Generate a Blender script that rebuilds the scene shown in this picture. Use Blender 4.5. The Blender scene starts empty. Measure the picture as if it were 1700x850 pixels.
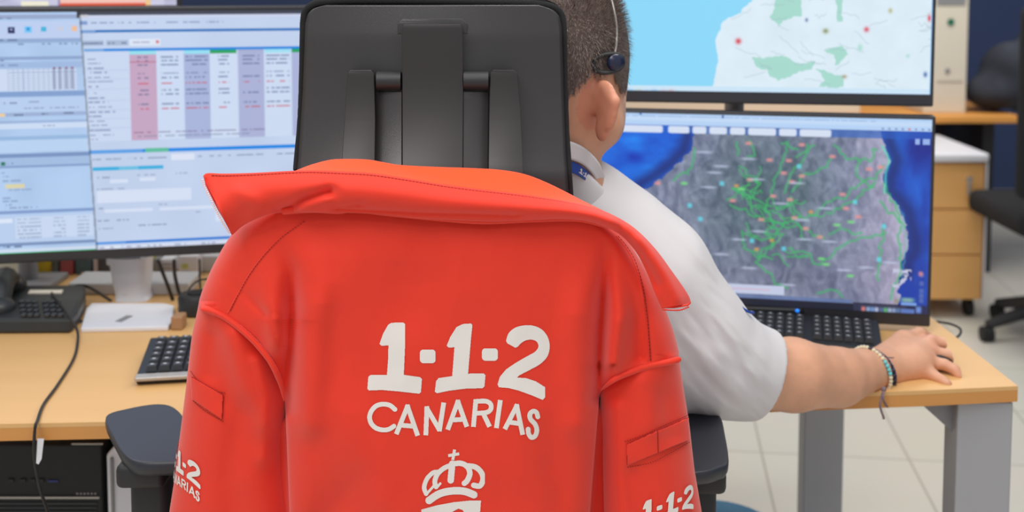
import bpy, bmesh, math, random
import numpy as np
from mathutils import Vector, Matrix
random.seed(7); rng = np.random.default_rng(7)
S = bpy.context.scene; COL = S.collection; PI = math.pi

# ------------------------------------------------------------------ camera
CAMH, PITCH, F, PY0 = 1.34, math.radians(4.3), 1900.0, 98.0
cd = bpy.data.cameras.new('camera'); cam = bpy.data.objects.new('camera', cd); COL.objects.link(cam)
cam.location = (0, 0, CAMH); cam.rotation_euler = (PI/2-PITCH, 0, 0)
cd.sensor_width = 36; cd.lens = F/1700*36; cd.shift_y = (PY0-425)/1700
cd.clip_start = .05; cd.clip_end = 60
cd.dof.use_dof = True; cd.dof.focus_distance = 1.24; cd.dof.aperture_fstop = 5.0
S.camera = cam
S.view_settings.view_transform = 'Standard'; S.view_settings.look = 'None'
S.view_settings.gamma = 1; S.view_settings.use_curve_mapping = False
S.view_settings.exposure = 0.0

# ------------------------------------------------------------------ light
W = bpy.data.worlds.new('world'); S.world = W; W.use_nodes = True
bg = W.node_tree.nodes['Background']; bg.inputs[0].default_value = (.93, .96, 1, 1); bg.inputs[1].default_value = .52
def area(name, loc, size, power, col=(1, .97, .93), rot=(0, 0, 0)):
    l = bpy.data.lights.new(name, 'AREA'); l.shape = 'RECTANGLE'; l.size, l.size_y = size; l.energy = power; l.color = col
    o = bpy.data.objects.new(name, l); o.location = loc; o.rotation_euler = rot; COL.objects.link(o); return o
area('ceiling_luminaire_near', (-.8, .1, 2.75), (1.2, 1.2), 30)
area('added_gloss_lamp_behind', (-.2, -1.3, 2.75), (1.6, .6), 13)  # added lamp behind the camera, gives the headrest gloss and models the jacket
area('ceiling_luminaire_middle', (.6, 1.2, 2.75), (1.2, .6), 19)
area('ceiling_luminaire_left', (-1.6, 2.4, 2.75), (1.2, .6), 14)
area('ceiling_luminaire_far', (1.6, 4.0, 2.75), (1.2, 1.2), 42)

# ------------------------------------------------------------------ helpers
cp, sp_ = math.cos(PITCH), math.sin(PITCH)
def ray(px, py):
    dx = (np.asarray(px, float)-850)/F; dy = -(np.asarray(py, float)-PY0)/F
    return dx, cp+dy*sp_, -sp_+dy*cp
def P(px, py, Y):                      # point at distance Y
    x, y, z = ray(px, py); t = Y/y
    return np.stack(np.broadcast_arrays(x*t, y*t, CAMH+z*t), -1)
def Pz(px, py, z0):                    # point at height z0
    x, y, z = ray(px, py); t = (z0-CAMH)/z
    return np.stack(np.broadcast_arrays(x*t, y*t, CAMH+z*t), -1)

def srgb(r, g, b): 
    f = lambda c: (c/255/12.92) if c/255 <= .04045 else ((c/255+.055)/1.055)**2.4
    return (f(r), f(g), f(b), 1)
def lin(a):
    a = np.asarray(a, float)/255
    return np.where(a <= .04045, a/12.92, ((a+.055)/1.055)**2.4)
MATS = {}
def mat(name, rgb, rough=.5, metal=0, noise=None, bump=None, emit=None, sheen=0, sss=0, attr=None, coat=0, spec=.5):
    m = bpy.data.materials.new(name); m.use_nodes = True; nt = m.node_tree; b = nt.nodes['Principled BSDF']
    c = srgb(*rgb); b.inputs['Base Color'].default_value = c
    b.inputs['Roughness'].default_value = rough; b.inputs['Metallic'].default_value = metal
    b.inputs['Specular IOR Level'].default_value = spec
    b.inputs['Coat Weight'].default_value = coat
    if sheen: b.inputs['Sheen Weight'].default_value = sheen
    if sss:
        b.inputs['Subsurface Weight'].default_value = sss; b.inputs['Subsurface Radius'].default_value = (.012, .005, .003)
        b.inputs['Subsurface Scale'].default_value = 1
    tc = nt.nodes.new('ShaderNodeTexCoord')
    if noise:                           # (scale xyz, amount, second colour)
        mp = nt.nodes.new('ShaderNodeMapping'); mp.inputs['Scale'].default_value = noise[0]
        nt.links.new(tc.outputs['Object'], mp.inputs[0])
        n = nt.nodes.new('ShaderNodeTexNoise'); n.inputs['Scale'].default_value = 1; n.inputs['Detail'].default_value = 5
        nt.links.new(mp.outputs[0], n.inputs['Vector'])
        r = nt.nodes.new('ShaderNodeValToRGB'); r.color_ramp.elements[0].position = .5-noise[1]; r.color_ramp.elements[1].position = .5+noise[1]
        r.color_ramp.elements[0].color = c; r.color_ramp.elements[1].color = srgb(*noise[2])
        nt.links.new(n.outputs[0], r.inputs[0]); nt.links.new(r.outputs[0], b.inputs['Base Color'])
    if attr:
        a = nt.nodes.new('ShaderNodeAttribute'); a.attribute_name = attr
        nt.links.new(a.outputs['Color'], b.inputs['Base Color'])
    if bump:                            # (scale, strength)
        n = nt.nodes.new('ShaderNodeTexNoise'); n.inputs['Scale'].default_value = bump[0]; n.inputs['Detail'].default_value = 3
        nt.links.new(tc.outputs['Object'], n.inputs['Vector'])
        bp = nt.nodes.new('ShaderNodeBump'); bp.inputs['Strength'].default_value = bump[1]; bp.inputs['Distance'].default_value = .002
        nt.links.new(n.outputs[0], bp.inputs['Height']); nt.links.new(bp.outputs[0], b.inputs['Normal'])
    if emit:
        b.inputs['Emission Color'].default_value = srgb(*emit[0]); b.inputs['Emission Strength'].default_value = emit[1]
    MATS[name] = m; return m
def screen_mat():
    m = bpy.data.materials.new('lit_screen'); m.use_nodes = True; nt = m.node_tree; b = nt.nodes['Principled BSDF']
    a = nt.nodes.new('ShaderNodeAttribute'); a.attribute_name = 'col'
    b.inputs['Base Color'].default_value = (.01, .01, .01, 1); b.inputs['Roughness'].default_value = .35
    nt.links.new(a.outputs['Color'], b.inputs['Emission Color']); b.inputs['Emission Strength'].default_value = .95
    return m

WL = {}
def thing(name, label, cat, loc=(0, 0, 0), group=None):
    o = bpy.data.objects.new(name, None); COL.objects.link(o); o.location = loc; o.empty_display_size = .05
    o['label'] = label; o['category'] = cat
    if group: o['group'] = group
    WL[o.name] = Vector(loc); return o
def tag(o, label, cat, group=None, kind=None):
    o['label'] = label; o['category'] = cat
    if group: o['group'] = group
    if kind: o['kind'] = kind
    return o
def link(name, me, m, parent=None, smooth=False, kind=None):
    o = bpy.data.objects.new(name, me); COL.objects.link(o)
    if m: me.materials.append(m)
    if parent is not None:
        o.parent = parent; WL[o.name] = WL[parent.name]; me.transform(Matrix.Translation(-WL[parent.name]))
    else:                                # origin at the base centre
        n = len(me.vertices); a = np.empty(n*3); me.vertices.foreach_get('co', a); a = a.reshape(-1, 3)
        c = Vector(((a[:, 0].min()+a[:, 0].max())/2, (a[:, 1].min()+a[:, 1].max())/2, a[:, 2].min()))
        me.transform(Matrix.Translation(-c)); o.location = c; WL[o.name] = c
    if smooth: me.shade_smooth()
    if kind: o['kind'] = kind
    return o
def npmesh(name, V, Fc):
    me = bpy.data.meshes.new(name); V = np.asarray(V, float); Fc = np.asarray(Fc, int)
    me.vertices.add(len(V)); me.vertices.foreach_set('co', V.ravel())
    n, k = Fc.shape; me.loops.add(n*k); me.loops.foreach_set('vertex_index', Fc.ravel().astype(np.int32))
    me.polygons.add(n); me.polygons.foreach_set('loop_start', np.arange(0, n*k, k, dtype=np.int32))
    me.update(calc_edges=True); me.validate(); return me
def grid(name, X, closed_u=False):     # X: rows x cols x 3
    r, c = X.shape[:2]; i, j = np.meshgrid(np.arange(r-1), np.arange(c if closed_u else c-1), indexing='ij')
    j2 = (j+1) % c
    Fc = np.stack([i*c+j, i*c+j2, (i+1)*c+j2, (i+1)*c+j], -1).reshape(-1, 4)
    return npmesh(name, X.reshape(-1, 3), Fc)
def solid(o, t, off=0):
    md = o.modifiers.new('thickness', 'SOLIDIFY'); md.thickness = t; md.offset = off; return o
def bev(o, w, seg=3):
    md = o.modifiers.new('bevel', 'BEVEL'); md.width = w; md.segments = seg; md.limit_method = 'ANGLE'; md.angle_limit = .6; return o

class BM:                                # collects simple shapes in one mesh
    def __init__(s): s.b = bmesh.new()
    def box(s, c, d, rz=0, rx=0, bevel=0, seg=3):
        r = bmesh.ops.create_cube(s.b, size=1)
        M = Matrix.Translation(Vector(c)) @ Matrix.Rotation(rz, 4, 'Z') @ Matrix.Rotation(rx, 4, 'X') @ Matrix.Diagonal((*d, 1))
        bmesh.ops.transform(s.b, matrix=M, verts=r['verts'])
        if bevel:
            es = {e for v in r['verts'] for e in v.link_edges}
            bmesh.ops.bevel(s.b, geom=list(es), offset=bevel, segments=seg, affect='EDGES', profile=.5)
        return s
    def cyl(s, a, b, r, r2=None, n=24):
        a, b = Vector(a), Vector(b); d = b-a
        q = bmesh.ops.create_cone(s.b, cap_ends=True, segments=n, radius1=r, radius2=r if r2 is None else r2, depth=d.length)
        bmesh.ops.transform(s.b, matrix=Matrix.Translation((a+b)/2) @ d.to_track_quat('Z', 'Y').to_matrix().to_4x4(), verts=q['verts']); return s
    def ball(s, c, r, n=16):
        q = bmesh.ops.create_uvsphere(s.b, u_segments=n, v_segments=n//2+2, radius=1)
        r = (r, r, r) if not hasattr(r, '__len__') else r
        bmesh.ops.transform(s.b, matrix=Matrix.Translation(Vector(c)) @ Matrix.Diagonal((*r, 1)), verts=q['verts']); return s
    def lathe(s, c, prof, n=32):
        rows = []
        for r, z in prof: rows.append([s.b.verts.new((c[0]+r*math.cos(2*PI*i/n), c[1]+r*math.sin(2*PI*i/n), c[2]+z)) for i in range(n)])
        for a, b in zip(rows, rows[1:]):
            for i in range(n): s.b.faces.new((a[i], a[(i+1) % n], b[(i+1) % n], b[i]))
        s.b.faces.new(rows[0][::-1]); s.b.faces.new(rows[-1]); return s
    def prism(s, front, back):           # two rings of the same count
        a = [s.b.verts.new(Vector(p)) for p in front]; b = [s.b.verts.new(Vector(p)) for p in back]
        n = len(a); s.b.faces.new(a); s.b.faces.new(b[::-1])
        for i in range(n): s.b.faces.new((a[i], b[i], b[(i+1) % n], a[(i+1) % n]))
        return s
    def tube(s, pts, r, n=8, close=False):
        pts = [Vector(p) for p in pts]; rings = []; N = len(pts)
        up = Vector((0.1, .2, 1)).normalized()
        for i, p in enumerate(pts):
            t = (pts[(i+1) % N if close else min(i+1, N-1)]-pts[(i-1) % N if close else max(i-1, 0)])
            if t.length < 1e-9: t = Vector((1, 0, 0))
            t.normalize(); u = t.cross(up)
            if u.length < .05: u = t.cross(Vector((1, 0, 0)))
            u.normalize(); v = t.cross(u); rr = float(r[i]) if hasattr(r, '__len__') else r
            rings.append([s.b.verts.new(p+rr*(math.cos(2*PI*k/n)*u+math.sin(2*PI*k/n)*v)) for k in range(n)])
        prs = list(zip(rings, rings[1:]))+([(rings[-1], rings[0])] if close else [])
        for a, b in prs:
            for k in range(n): s.b.faces.new((a[k], a[(k+1) % n], b[(k+1) % n], b[k]))
        if not close: s.b.faces.new(rings[0][::-1]); s.b.faces.new(rings[-1])
        return s
    def done(s, name, m, parent=None, smooth=False, kind=None, xf=None):
        if xf is not None: bmesh.ops.transform(s.b, matrix=xf, verts=s.b.verts)
        bmesh.ops.recalc_face_normals(s.b, faces=s.b.faces)
        me = bpy.data.meshes.new(name); s.b.to_mesh(me); s.b.free()
        o = link(name, me, m, parent, smooth=smooth, kind=kind)
        if smooth: me.set_sharp_from_angle(angle=math.radians(40))
        return o
def spl(pts, n=12, close=False):         # Catmull-Rom through points
    p = np.asarray(pts, float); N = len(p); out = []
    rngi = range(N) if close else range(N-1)
    for i in rngi:
        g = (lambda k: p[k % N]) if close else (lambda k: p[min(max(k, 0), N-1)])
        a, b, c, d = g(i-1), g(i), g(i+1), g(i+2)
        for t in np.linspace(0, 1, n, endpoint=False):
            out.append(.5*((2*b)+(c-a)*t+(2*a-5*b+4*c-d)*t*t+(-a+3*b-3*c+d)*t**3))
    if not close: out.append(p[-1])
    return np.array(out)
def pdist(x, y, path):                   # distance to a polyline
    x = np.asarray(x, float); y = np.asarray(y, float); d = np.full(np.broadcast(x, y).shape, 1e9)
    for (ax, ay), (bx, by) in zip(path[:-1], path[1:]):
        vx, vy = bx-ax, by-ay; L = vx*vx+vy*vy+1e-9
        t = np.clip(((x-ax)*vx+(y-ay)*vy)/L, 0, 1); d = np.minimum(d, np.hypot(x-ax-t*vx, y-ay-t*vy))
    return d
def inpoly(x, y, poly):
    r = np.zeros(np.broadcast(x, y).shape, bool); n = len(poly)
    for i in range(n):
        x1, y1 = poly[i]; x2, y2 = poly[(i+1) % n]
        if y1 == y2: continue
        r ^= ((y1 > y) != (y2 > y)) & (x < (x2-x1)*(y-y1)/(y2-y1)+x1)
    return r
def decal(name, mask, box, step, fmap, m, parent):
    x0, y0, x1, y1 = box; xs = np.arange(x0, x1+step, step); ys = np.arange(y0, y1+step, step)
    X, Y = np.meshgrid(xs, ys); c = mask((X[:-1, :-1]+step/2), (Y[:-1, :-1]+step/2))
    i, j = np.nonzero(c); w = len(xs)
    Fc = np.stack([i*w+j, (i+1)*w+j, (i+1)*w+j+1, i*w+j+1], -1)
    used, inv = np.unique(Fc, return_inverse=True)
    V = fmap(X.ravel()[used], Y.ravel()[used])
    return link(name, npmesh(name, V, inv.reshape(-1, 4)), m, parent, smooth=True)

# smooth value noise
def vnoise(x, y, seed=0):
    xi = np.floor(x).astype(int); yi = np.floor(y).astype(int); fx = x-xi; fy = y-yi
    fx = fx*fx*(3-2*fx); fy = fy*fy*(3-2*fy)
    def h(a, b):
        n = (a*374761393+b*668265263+seed*974634777) & 0xffffffff; n = ((n ^ (n >> 13))*1274126177) & 0xffffffff
        return ((n ^ (n >> 16)) & 0xffff)/65535.
    return (h(xi, yi)*(1-fx)+h(xi+1, yi)*fx)*(1-fy)+(h(xi, yi+1)*(1-fx)+h(xi+1, yi+1)*fx)*fy
def fbm(x, y, seed=0, o=5):
    r = 0; a = .5
    for k in range(o): r = r+a*vnoise(x*2**k, y*2**k, seed+k); a *= .5
    return r

# implicit surfaces
class SDF:
    def __init__(s, lo, hi, h):
        s.lo = np.array(lo, float); s.h = h; s.n = np.ceil((np.array(hi)-s.lo)/h).astype(int)+1
        s.F = np.full(tuple(s.n), .06, np.float32)
    def sub(s, lo, hi, pad):
        a = np.clip(((np.array(lo)-pad-s.lo)/s.h).astype(int), 0, s.n); b = np.clip(((np.array(hi)+pad-s.lo)/s.h).astype(int)+2, 0, s.n)
        sl = tuple(slice(i, j) for i, j in zip(a, b))
        ax = [s.lo[k]+s.h*np.arange(a[k], b[k]) for k in range(3)]
        return sl, np.meshgrid(*ax, indexing='ij', sparse=True)
    def put(s, sl, d, k, sub=False):
        f = s.F[sl]
        if sub: d = -d; h = np.maximum(k-np.abs(f-d), 0)/max(k, 1e-6); s.F[sl] = np.maximum(f, d)+h*h*k*.25
        else: h = np.maximum(k-np.abs(f-d), 0)/max(k, 1e-6); s.F[sl] = np.minimum(f, d)-h*h*k*.25
    def cone(s, a, b, ra, rb, k=.01, sub=False):
        a = np.array(a, float); b = np.array(b, float); R = max(ra, rb)
        sl, (x, y, z) = s.sub(np.minimum(a, b)-R, np.maximum(a, b)+R, .05)
        v = b-a; L = v@v+1e-12; t = np.clip(((x-a[0])*v[0]+(y-a[1])*v[1]+(z-a[2])*v[2])/L, 0, 1)
        d = np.sqrt((x-a[0]-t*v[0])**2+(y-a[1]-t*v[1])**2+(z-a[2]-t*v[2])**2)-(ra+(rb-ra)*t)
        s.put(sl, d.astype(np.float32), k, sub); return s
    def ell(s, c, r, R=None, k=.01, sub=False):
        c = np.array(c, float); r = np.array(r, float); R = np.eye(3) if R is None else np.array(R)
        sl, (x, y, z) = s.sub(c-r.max(), c+r.max(), .05)
        x, y, z = x-c[0], y-c[1], z-c[2]
        q = [(R[0][i]*x+R[1][i]*y+R[2][i]*z) for i in range(3)]       # columns of R are the axes
        k0 = np.sqrt(sum((q[i]/r[i])**2 for i in range(3))); k1 = np.sqrt(sum((q[i]/r[i]**2)**2 for i in range(3)))+1e-6
        s.put(sl, (k0*(k0-1)/k1).astype(np.float32), k, sub); return s
    def mesh(s, name, smooth=1):
        F = s.F; ins = F < 0; nx, ny, nz = F.shape
        c = np.zeros((nx-1, ny-1, nz-1), np.int8)
        for dx in (0, 1):
            for dy in (0, 1):
                for dz in (0, 1): c += ins[dx:nx-1+dx, dy:ny-1+dy, dz:nz-1+dz]
        A = np.argwhere((c > 0) & (c < 8)); idx = -np.ones(c.shape, int); idx[tuple(A.T)] = np.arange(len(A))
        P_ = np.zeros((len(A), 3)); N = np.zeros(len(A))
        cor = [(a, b, d) for a in (0, 1) for b in (0, 1) for d in (0, 1)]
        for p in cor:
            for ax in range(3):
                if p[ax]: continue
                q = list(p); q[ax] = 1
                f0 = F[tuple((A+p).T)]; f1 = F[tuple((A+q).T)]; m = (f0 < 0) != (f1 < 0)
                t = np.where(m, f0/np.where(m, f0-f1, 1), 0)
                pos = np.array(p)+t[:, None]*(np.array(q)-np.array(p)); P_[m] += pos[m]; N[m] += 1
        V = s.lo+s.h*(A+P_/N[:, None]); Q = []
        for ax in range(3):
            u, v = (ax+1) % 3, (ax+2) % 3
            a = [slice(None)]*3; b = [slice(None)]*3; a[ax] = slice(0, -1); b[ax] = slice(1, None)
            for z in (u, v): a[z] = slice(1, -1); b[z] = slice(1, -1)
            i0, i1 = ins[tuple(a)], ins[tuple(b)]; E = np.argwhere(i0 != i1); st = i0[tuple(E.T)]
            off = np.zeros(3, int); off[u] = 1; off[v] = 1; E = E+off
            def cell(du, dv): 
                o = E.copy(); o[:, u] += du; o[:, v] += dv; return idx[tuple(o.T)]
            q = np.stack([cell(-1, -1), cell(0, -1), cell(0, 0), cell(-1, 0)], -1)
            q[~st] = q[~st][:, ::-1]; Q.append(q)
        Q = np.concatenate(Q); Q = Q[(Q >= 0).all(1)]
        for _ in range(smooth):
            acc = np.zeros_like(V); n = np.zeros(len(V))
            for k in range(4):
                np.add.at(acc, Q[:, k], V[Q[:, (k+1) % 4]]+V[Q[:, (k-1) % 4]]); np.add.at(n, Q[:, k], 2)
            V = .5*V+.5*acc/np.maximum(n, 1)[:, None]
        return V, Q

# ------------------------------------------------------------------ materials
M_red = mat('orange_red_softshell', (236, 56, 34), .62, sheen=.25, bump=(900, .08), spec=.3)
M_red_toplit = mat('orange_red_toplit_lining', (250, 84, 34), .7, sheen=.2, spec=.25)  # brighter copy of the jacket red; light from above put into the colour
M_seam = mat('dark_red_seam', (150, 28, 24), .8)
M_print = mat('white_print', (238, 232, 226), .55, spec=.3)
M_zip = mat('pale_zip_teeth', (235, 205, 200), .4)
M_zipr = mat('red_zip_teeth', (215, 45, 35), .4)
M_shell = mat('black_satin_plastic', (56, 54, 55), .33, bump=(1500, .12), spec=.6)
M_dpl = mat('black_matt_plastic', (40, 40, 42), .5)
M_rib = mat('black_rib_plastic', (46, 44, 44), .42, spec=.5)
M_fab = mat('black_mesh_fabric', (34, 34, 37), .95, bump=(1400, .9))
M_pad = mat('black_pad_rubber', (44, 47, 56), .42)
M_wood = mat('beech_laminate', (218, 170, 108), .42, noise=((2.2, 22, 22), .35, (226, 180, 120)))
M_edge = mat('beech_edge_band', (203, 138, 70), .45, noise=((3, 30, 30), .3, (212, 150, 82)))
M_woodf = mat('orange_wood', (226, 158, 78), .5)
M_pedw = mat('light_beech_front', (233, 178, 110), .5, noise=((2, 12, 20), .3, (226, 168, 98)))
M_leg = mat('grey_painted_steel', (168, 168, 172), .45, metal=.15)
M_legd = mat('dark_grey_steel', (140, 140, 143), .5)
M_bez = mat('monitor_bezel', (48, 48, 54), .4)
M_wht = mat('white_plastic', (226, 226, 232), .4)
M_crm = mat('cream_plastic', (222, 214, 196), .55)
M_grp = mat('light_grey_plastic', (200, 200, 202), .5)
M_key = mat('black_keys', (52, 55, 60), .4)
M_keyb = mat('black_keyboard_body', (30, 32, 36), .45)
M_silv = mat('silver_strip', (176, 170, 164), .35, metal=.4)
M_phone = mat('phone_black', (46, 49, 50), .38)
M_black = mat('flat_black', (18, 19, 21), .6)
M_cable = mat('black_cable', (34, 32, 32), .5)
M_skin = mat('tanned_skin', (214, 158, 128), .5, sss=.12, bump=(260, .12), attr='col')
M_hair = mat('short_dark_hair', (70, 60, 56), .55, attr='col')
M_shirt = mat('white_cotton', (226, 222, 224), .8, sheen=.2, bump=(1100, .12), spec=.2)
M_navy = mat('navy_wall', (52, 68, 106), .8)
M_beige = mat('beige_panel', (208, 200, 184), .8)
M_blue = mat('blue_plastic', (112, 196, 255), .4)
M_lan = mat('blue_ribbon', (38, 76, 170), .6)
M_trou = mat('dark_trousers', (32, 36, 52), .85)
M_scr = screen_mat()

# ------------------------------------------------------------------ setting
def floor_mat():
    m = bpy.data.materials.new('pale_floor_tiles'); m.use_nodes = True; nt = m.node_tree; b = nt.nodes['Principled BSDF']
    tc = nt.nodes.new('ShaderNodeTexCoord'); mp = nt.nodes.new('ShaderNodeMapping'); mp.inputs['Rotation'].default_value[2] = math.radians(7)
    mp.inputs['Location'].default_value = (.12, .2, 0)
    br = nt.nodes.new('ShaderNodeTexBrick'); br.offset = 0; br.inputs['Scale'].default_value = 1
    br.inputs['Brick Width'].default_value = .4; br.inputs['Row Height'].default_value = .4; br.inputs['Mortar Size'].default_value = .0035
    br.inputs['Color1'].default_value = srgb(222, 218, 206); br.inputs['Color2'].default_value = srgb(217, 213, 201); br.inputs['Mortar'].default_value = srgb(186, 180, 168)
    nt.links.new(tc.outputs['Object'], mp.inputs[0]); nt.links.new(mp.outputs[0], br.inputs['Vector'])
    n = nt.nodes.new('ShaderNodeTexNoise'); n.inputs['Scale'].default_value = 3; n.inputs['Detail'].default_value = 6; nt.links.new(tc.outputs['Object'], n.inputs['Vector'])
    mx = nt.nodes.new('ShaderNodeMixRGB'); mx.blend_type = 'MULTIPLY'; mx.inputs[0].default_value = .10
    nt.links.new(br.outputs['Color'], mx.inputs[1]); nt.links.new(n.outputs['Color'], mx.inputs[2]); nt.links.new(mx.outputs[0], b.inputs['Base Color'])
    b.inputs['Roughness'].default_value = .35; return m
BM().box((0, 3, -.05), (9, 9, .1)).done('floor', floor_mat(), kind='structure')
BM().box((0, 6.45, 1.4), (9, .1, 2.8)).done('wall_back', M_navy, kind='structure')
BM().box((-4.45, 3, 1.4), (.1, 6.8, 2.8)).done('wall_left', M_beige, kind='structure')
BM().box((4.45, 3, 1.4), (.1, 6.8, 2.8)).done('wall_right', M_navy, kind='structure')
BM().box((0, 6.385, .06), (8.8, .03, .12)).done('baseboard_back', M_crm, kind='structure')

# ------------------------------------------------------------------ desk
DZ = .73
def fy(x): return float(np.interp(x, [-1.2, -.692, -.46, .256, .747], [0, 0, 0, 0, 0]))
pA = Pz(-230, 709, DZ); pB = Pz(0, 704, DZ); pC = Pz(300, 698, DZ); pD = Pz(1147, 663, DZ); pE = Pz(1529, 648.5, DZ); pF = Pz(1690, 641, DZ)
XR = pF[0]
desk = thing('office_desk', 'long light beech desk with grey steel legs in front of the monitors', 'desk', (0, 2.0, 0))
front = [pA, pB, pC, pD, pE, pF]
top = [*front, np.array([XR-.012, 2.52, DZ]), np.array([pA[0]-.05, 2.42, DZ])]
dt = BM().prism([p for p in top], [p-np.array([0, 0, .006]) for p in top]).done('desktop', M_wood, desk)
shr = lambda p: p-np.array([0, 0, .0062])
core = BM().prism([shr(p) for p in top], [shr(p)-np.array([0, 0, .0175]) for p in top]).done('edge_band', M_edge, desk)
core['label'] = 'darker orange wood edge of the desktop'
# legs
fl = BM(); c = Pz(1641, 672, DZ-.026); fl.box((c[0], c[1]+.035, (DZ-.026)/2), (.083, .05, DZ-.026), bevel=.003).done('leg', M_leg, desk)
BM().box((.655, 2.36, (DZ-.026)/2), (.083, .05, DZ-.026), bevel=.003).done('leg', M_leg, desk)
BM().box((-1.2, 1.62, (DZ-.026)/2), (.083, .05, DZ-.026), bevel=.003).done('leg', M_leg, desk)
BM().box((-1.2, 2.3, (DZ-.026)/2), (.083, .05, DZ-.026), bevel=.003).done('leg', M_leg, desk)
b = BM(); y0 = c[1]+.06; b.box((c[0], (y0+2.34)/2, DZ-.044), (.04, 2.34-y0, .032))
b.prism([(c[0]-.04, y0-.03, DZ-.026), (c[0]-.04, y0-.03, DZ-.08), (c[0]-.1, y0-.03, DZ-.026)], [(c[0]-.04, y0, DZ-.026), (c[0]-.04, y0, DZ-.08), (c[0]-.1, y0, DZ-.026)])
b.done('side_rail', M_legd, desk)
BM().box((-.27, 2.36, DZ-.05), (1.77, .03, .04)).done('rear_rail', M_legd, desk)

# ------------------------------------------------------------------ screens
def paint(nx, ny, fn, x0, x1, y0, y1):
    u, v = np.meshgrid(np.linspace(0, 1, nx), np.linspace(0, 1, ny)); X = x0+u*(x1-x0); Y = y0+v*(y1-y0)
    C = fn(X, Y); return np.clip(C, 0, 255)
def monitor(name, label, ref, yaw, w, h, cmap, n=(560, 320), bez=.009, chin=.02, tilt=0, content=None, refx=250, stand=None):
    # ref = right-top corner of the casing as (px,py,Y); yaw: screen turns about Z
    C = Vector(P(*ref)); ux = Vector((math.cos(yaw), math.sin(yaw), 0)); 
    nrm = Vector((math.sin(yaw), -math.cos(yaw), 0))                   # towards the viewer
    uz = (Vector((0, 0, 1))*math.cos(tilt)-nrm*math.sin(tilt)); nn = (nrm*math.cos(tilt)+Vector((0, 0, 1))*math.sin(tilt))
    def Q(a, b_, d=0): return C-ux*(w*(1-a))-uz*(h*b_)+nn*d          # a: 0 left..1 right; b: 0 top..1 bottom
    ba = Q(.5, 1, -.03)
    t = thing(name, label, 'monitor', (ba.x, ba.y, stand if stand is not None else ba.z))
    q = BM().prism([Q(0, 0), Q(1, 0), Q(1, 1), Q(0, 1)], [Q(0, 0, -.025), Q(1, 0, -.025), Q(1, 1, -.025), Q(0, 1, -.025)])
    q.prism([Q(.2, .2, -.025), Q(.8, .2, -.025), Q(.8, .8, -.025), Q(.2, .8, -.025)], [Q(.3, .3, -.06), Q(.7, .3, -.06), Q(.7, .7, -.06), Q(.3, .7, -.06)])
    bev(q.done('casing', M_bez, t), .003, 2)
    nx, ny = n; a0, a1, b0, b1 = bez/w, 1-bez/w, bez/h, 1-chin/h
    u, v = np.meshgrid(np.linspace(a0, a1, nx), np.linspace(b0, b1, ny))
    Cn = np.array(C); V = Cn-np.array(ux)*(w*(1-u))[..., None]-np.array(uz)*(h*v)[..., None]+np.array(nn)*.0008
    me = grid('screen', V); me.flip_normals()
    def prj(v3):
        d = v3-np.array([0, 0, CAMH]); dep = d[..., 1]*cp-d[..., 2]*sp_; return 850+F*d[..., 0]/dep, PY0-F*(d[..., 1]*sp_+d[..., 2]*cp)/dep
    gx = prj(V[ny//2])[0]; ci = int(np.argmin(abs(gx-refx))); gy = prj(V[:, ci])[1]
    col = content(np.meshgrid(gx, gy)); at = me.color_attributes.new('col', 'FLOAT_COLOR', 'POINT')
    rgba = np.ones((nx*ny, 4), np.float32); rgba[:, :3] = lin(col.reshape(-1, 3)); at.data.foreach_set('color', rgba.ravel())
    s = link('screen', me, M_scr, t); s['label'] = 'lit screen'
    return t, Q
def R_(C, X, Y, x0, y0, x1, y1, c, a=1):
    m = ((X >= x0) & (X < x1) & (Y >= y0) & (Y < y1))[..., None]; C[...] = np.where(m, C*(1-a)+np.array(c)*a, C)
def dash(C, X, Y, x0, x1, y, c, h=2.2, seed=1, a=.6, cell=3.2):      # a line of unreadable small text
    m = (X >= x0) & (X < x1) & (abs(Y-y) < h/2) & (vnoise(X/cell, np.full_like(X, seed*7.3), seed) > .33)
    C[...] = np.where(m[..., None], C*(1-a)+np.array(c)*a, C)

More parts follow.
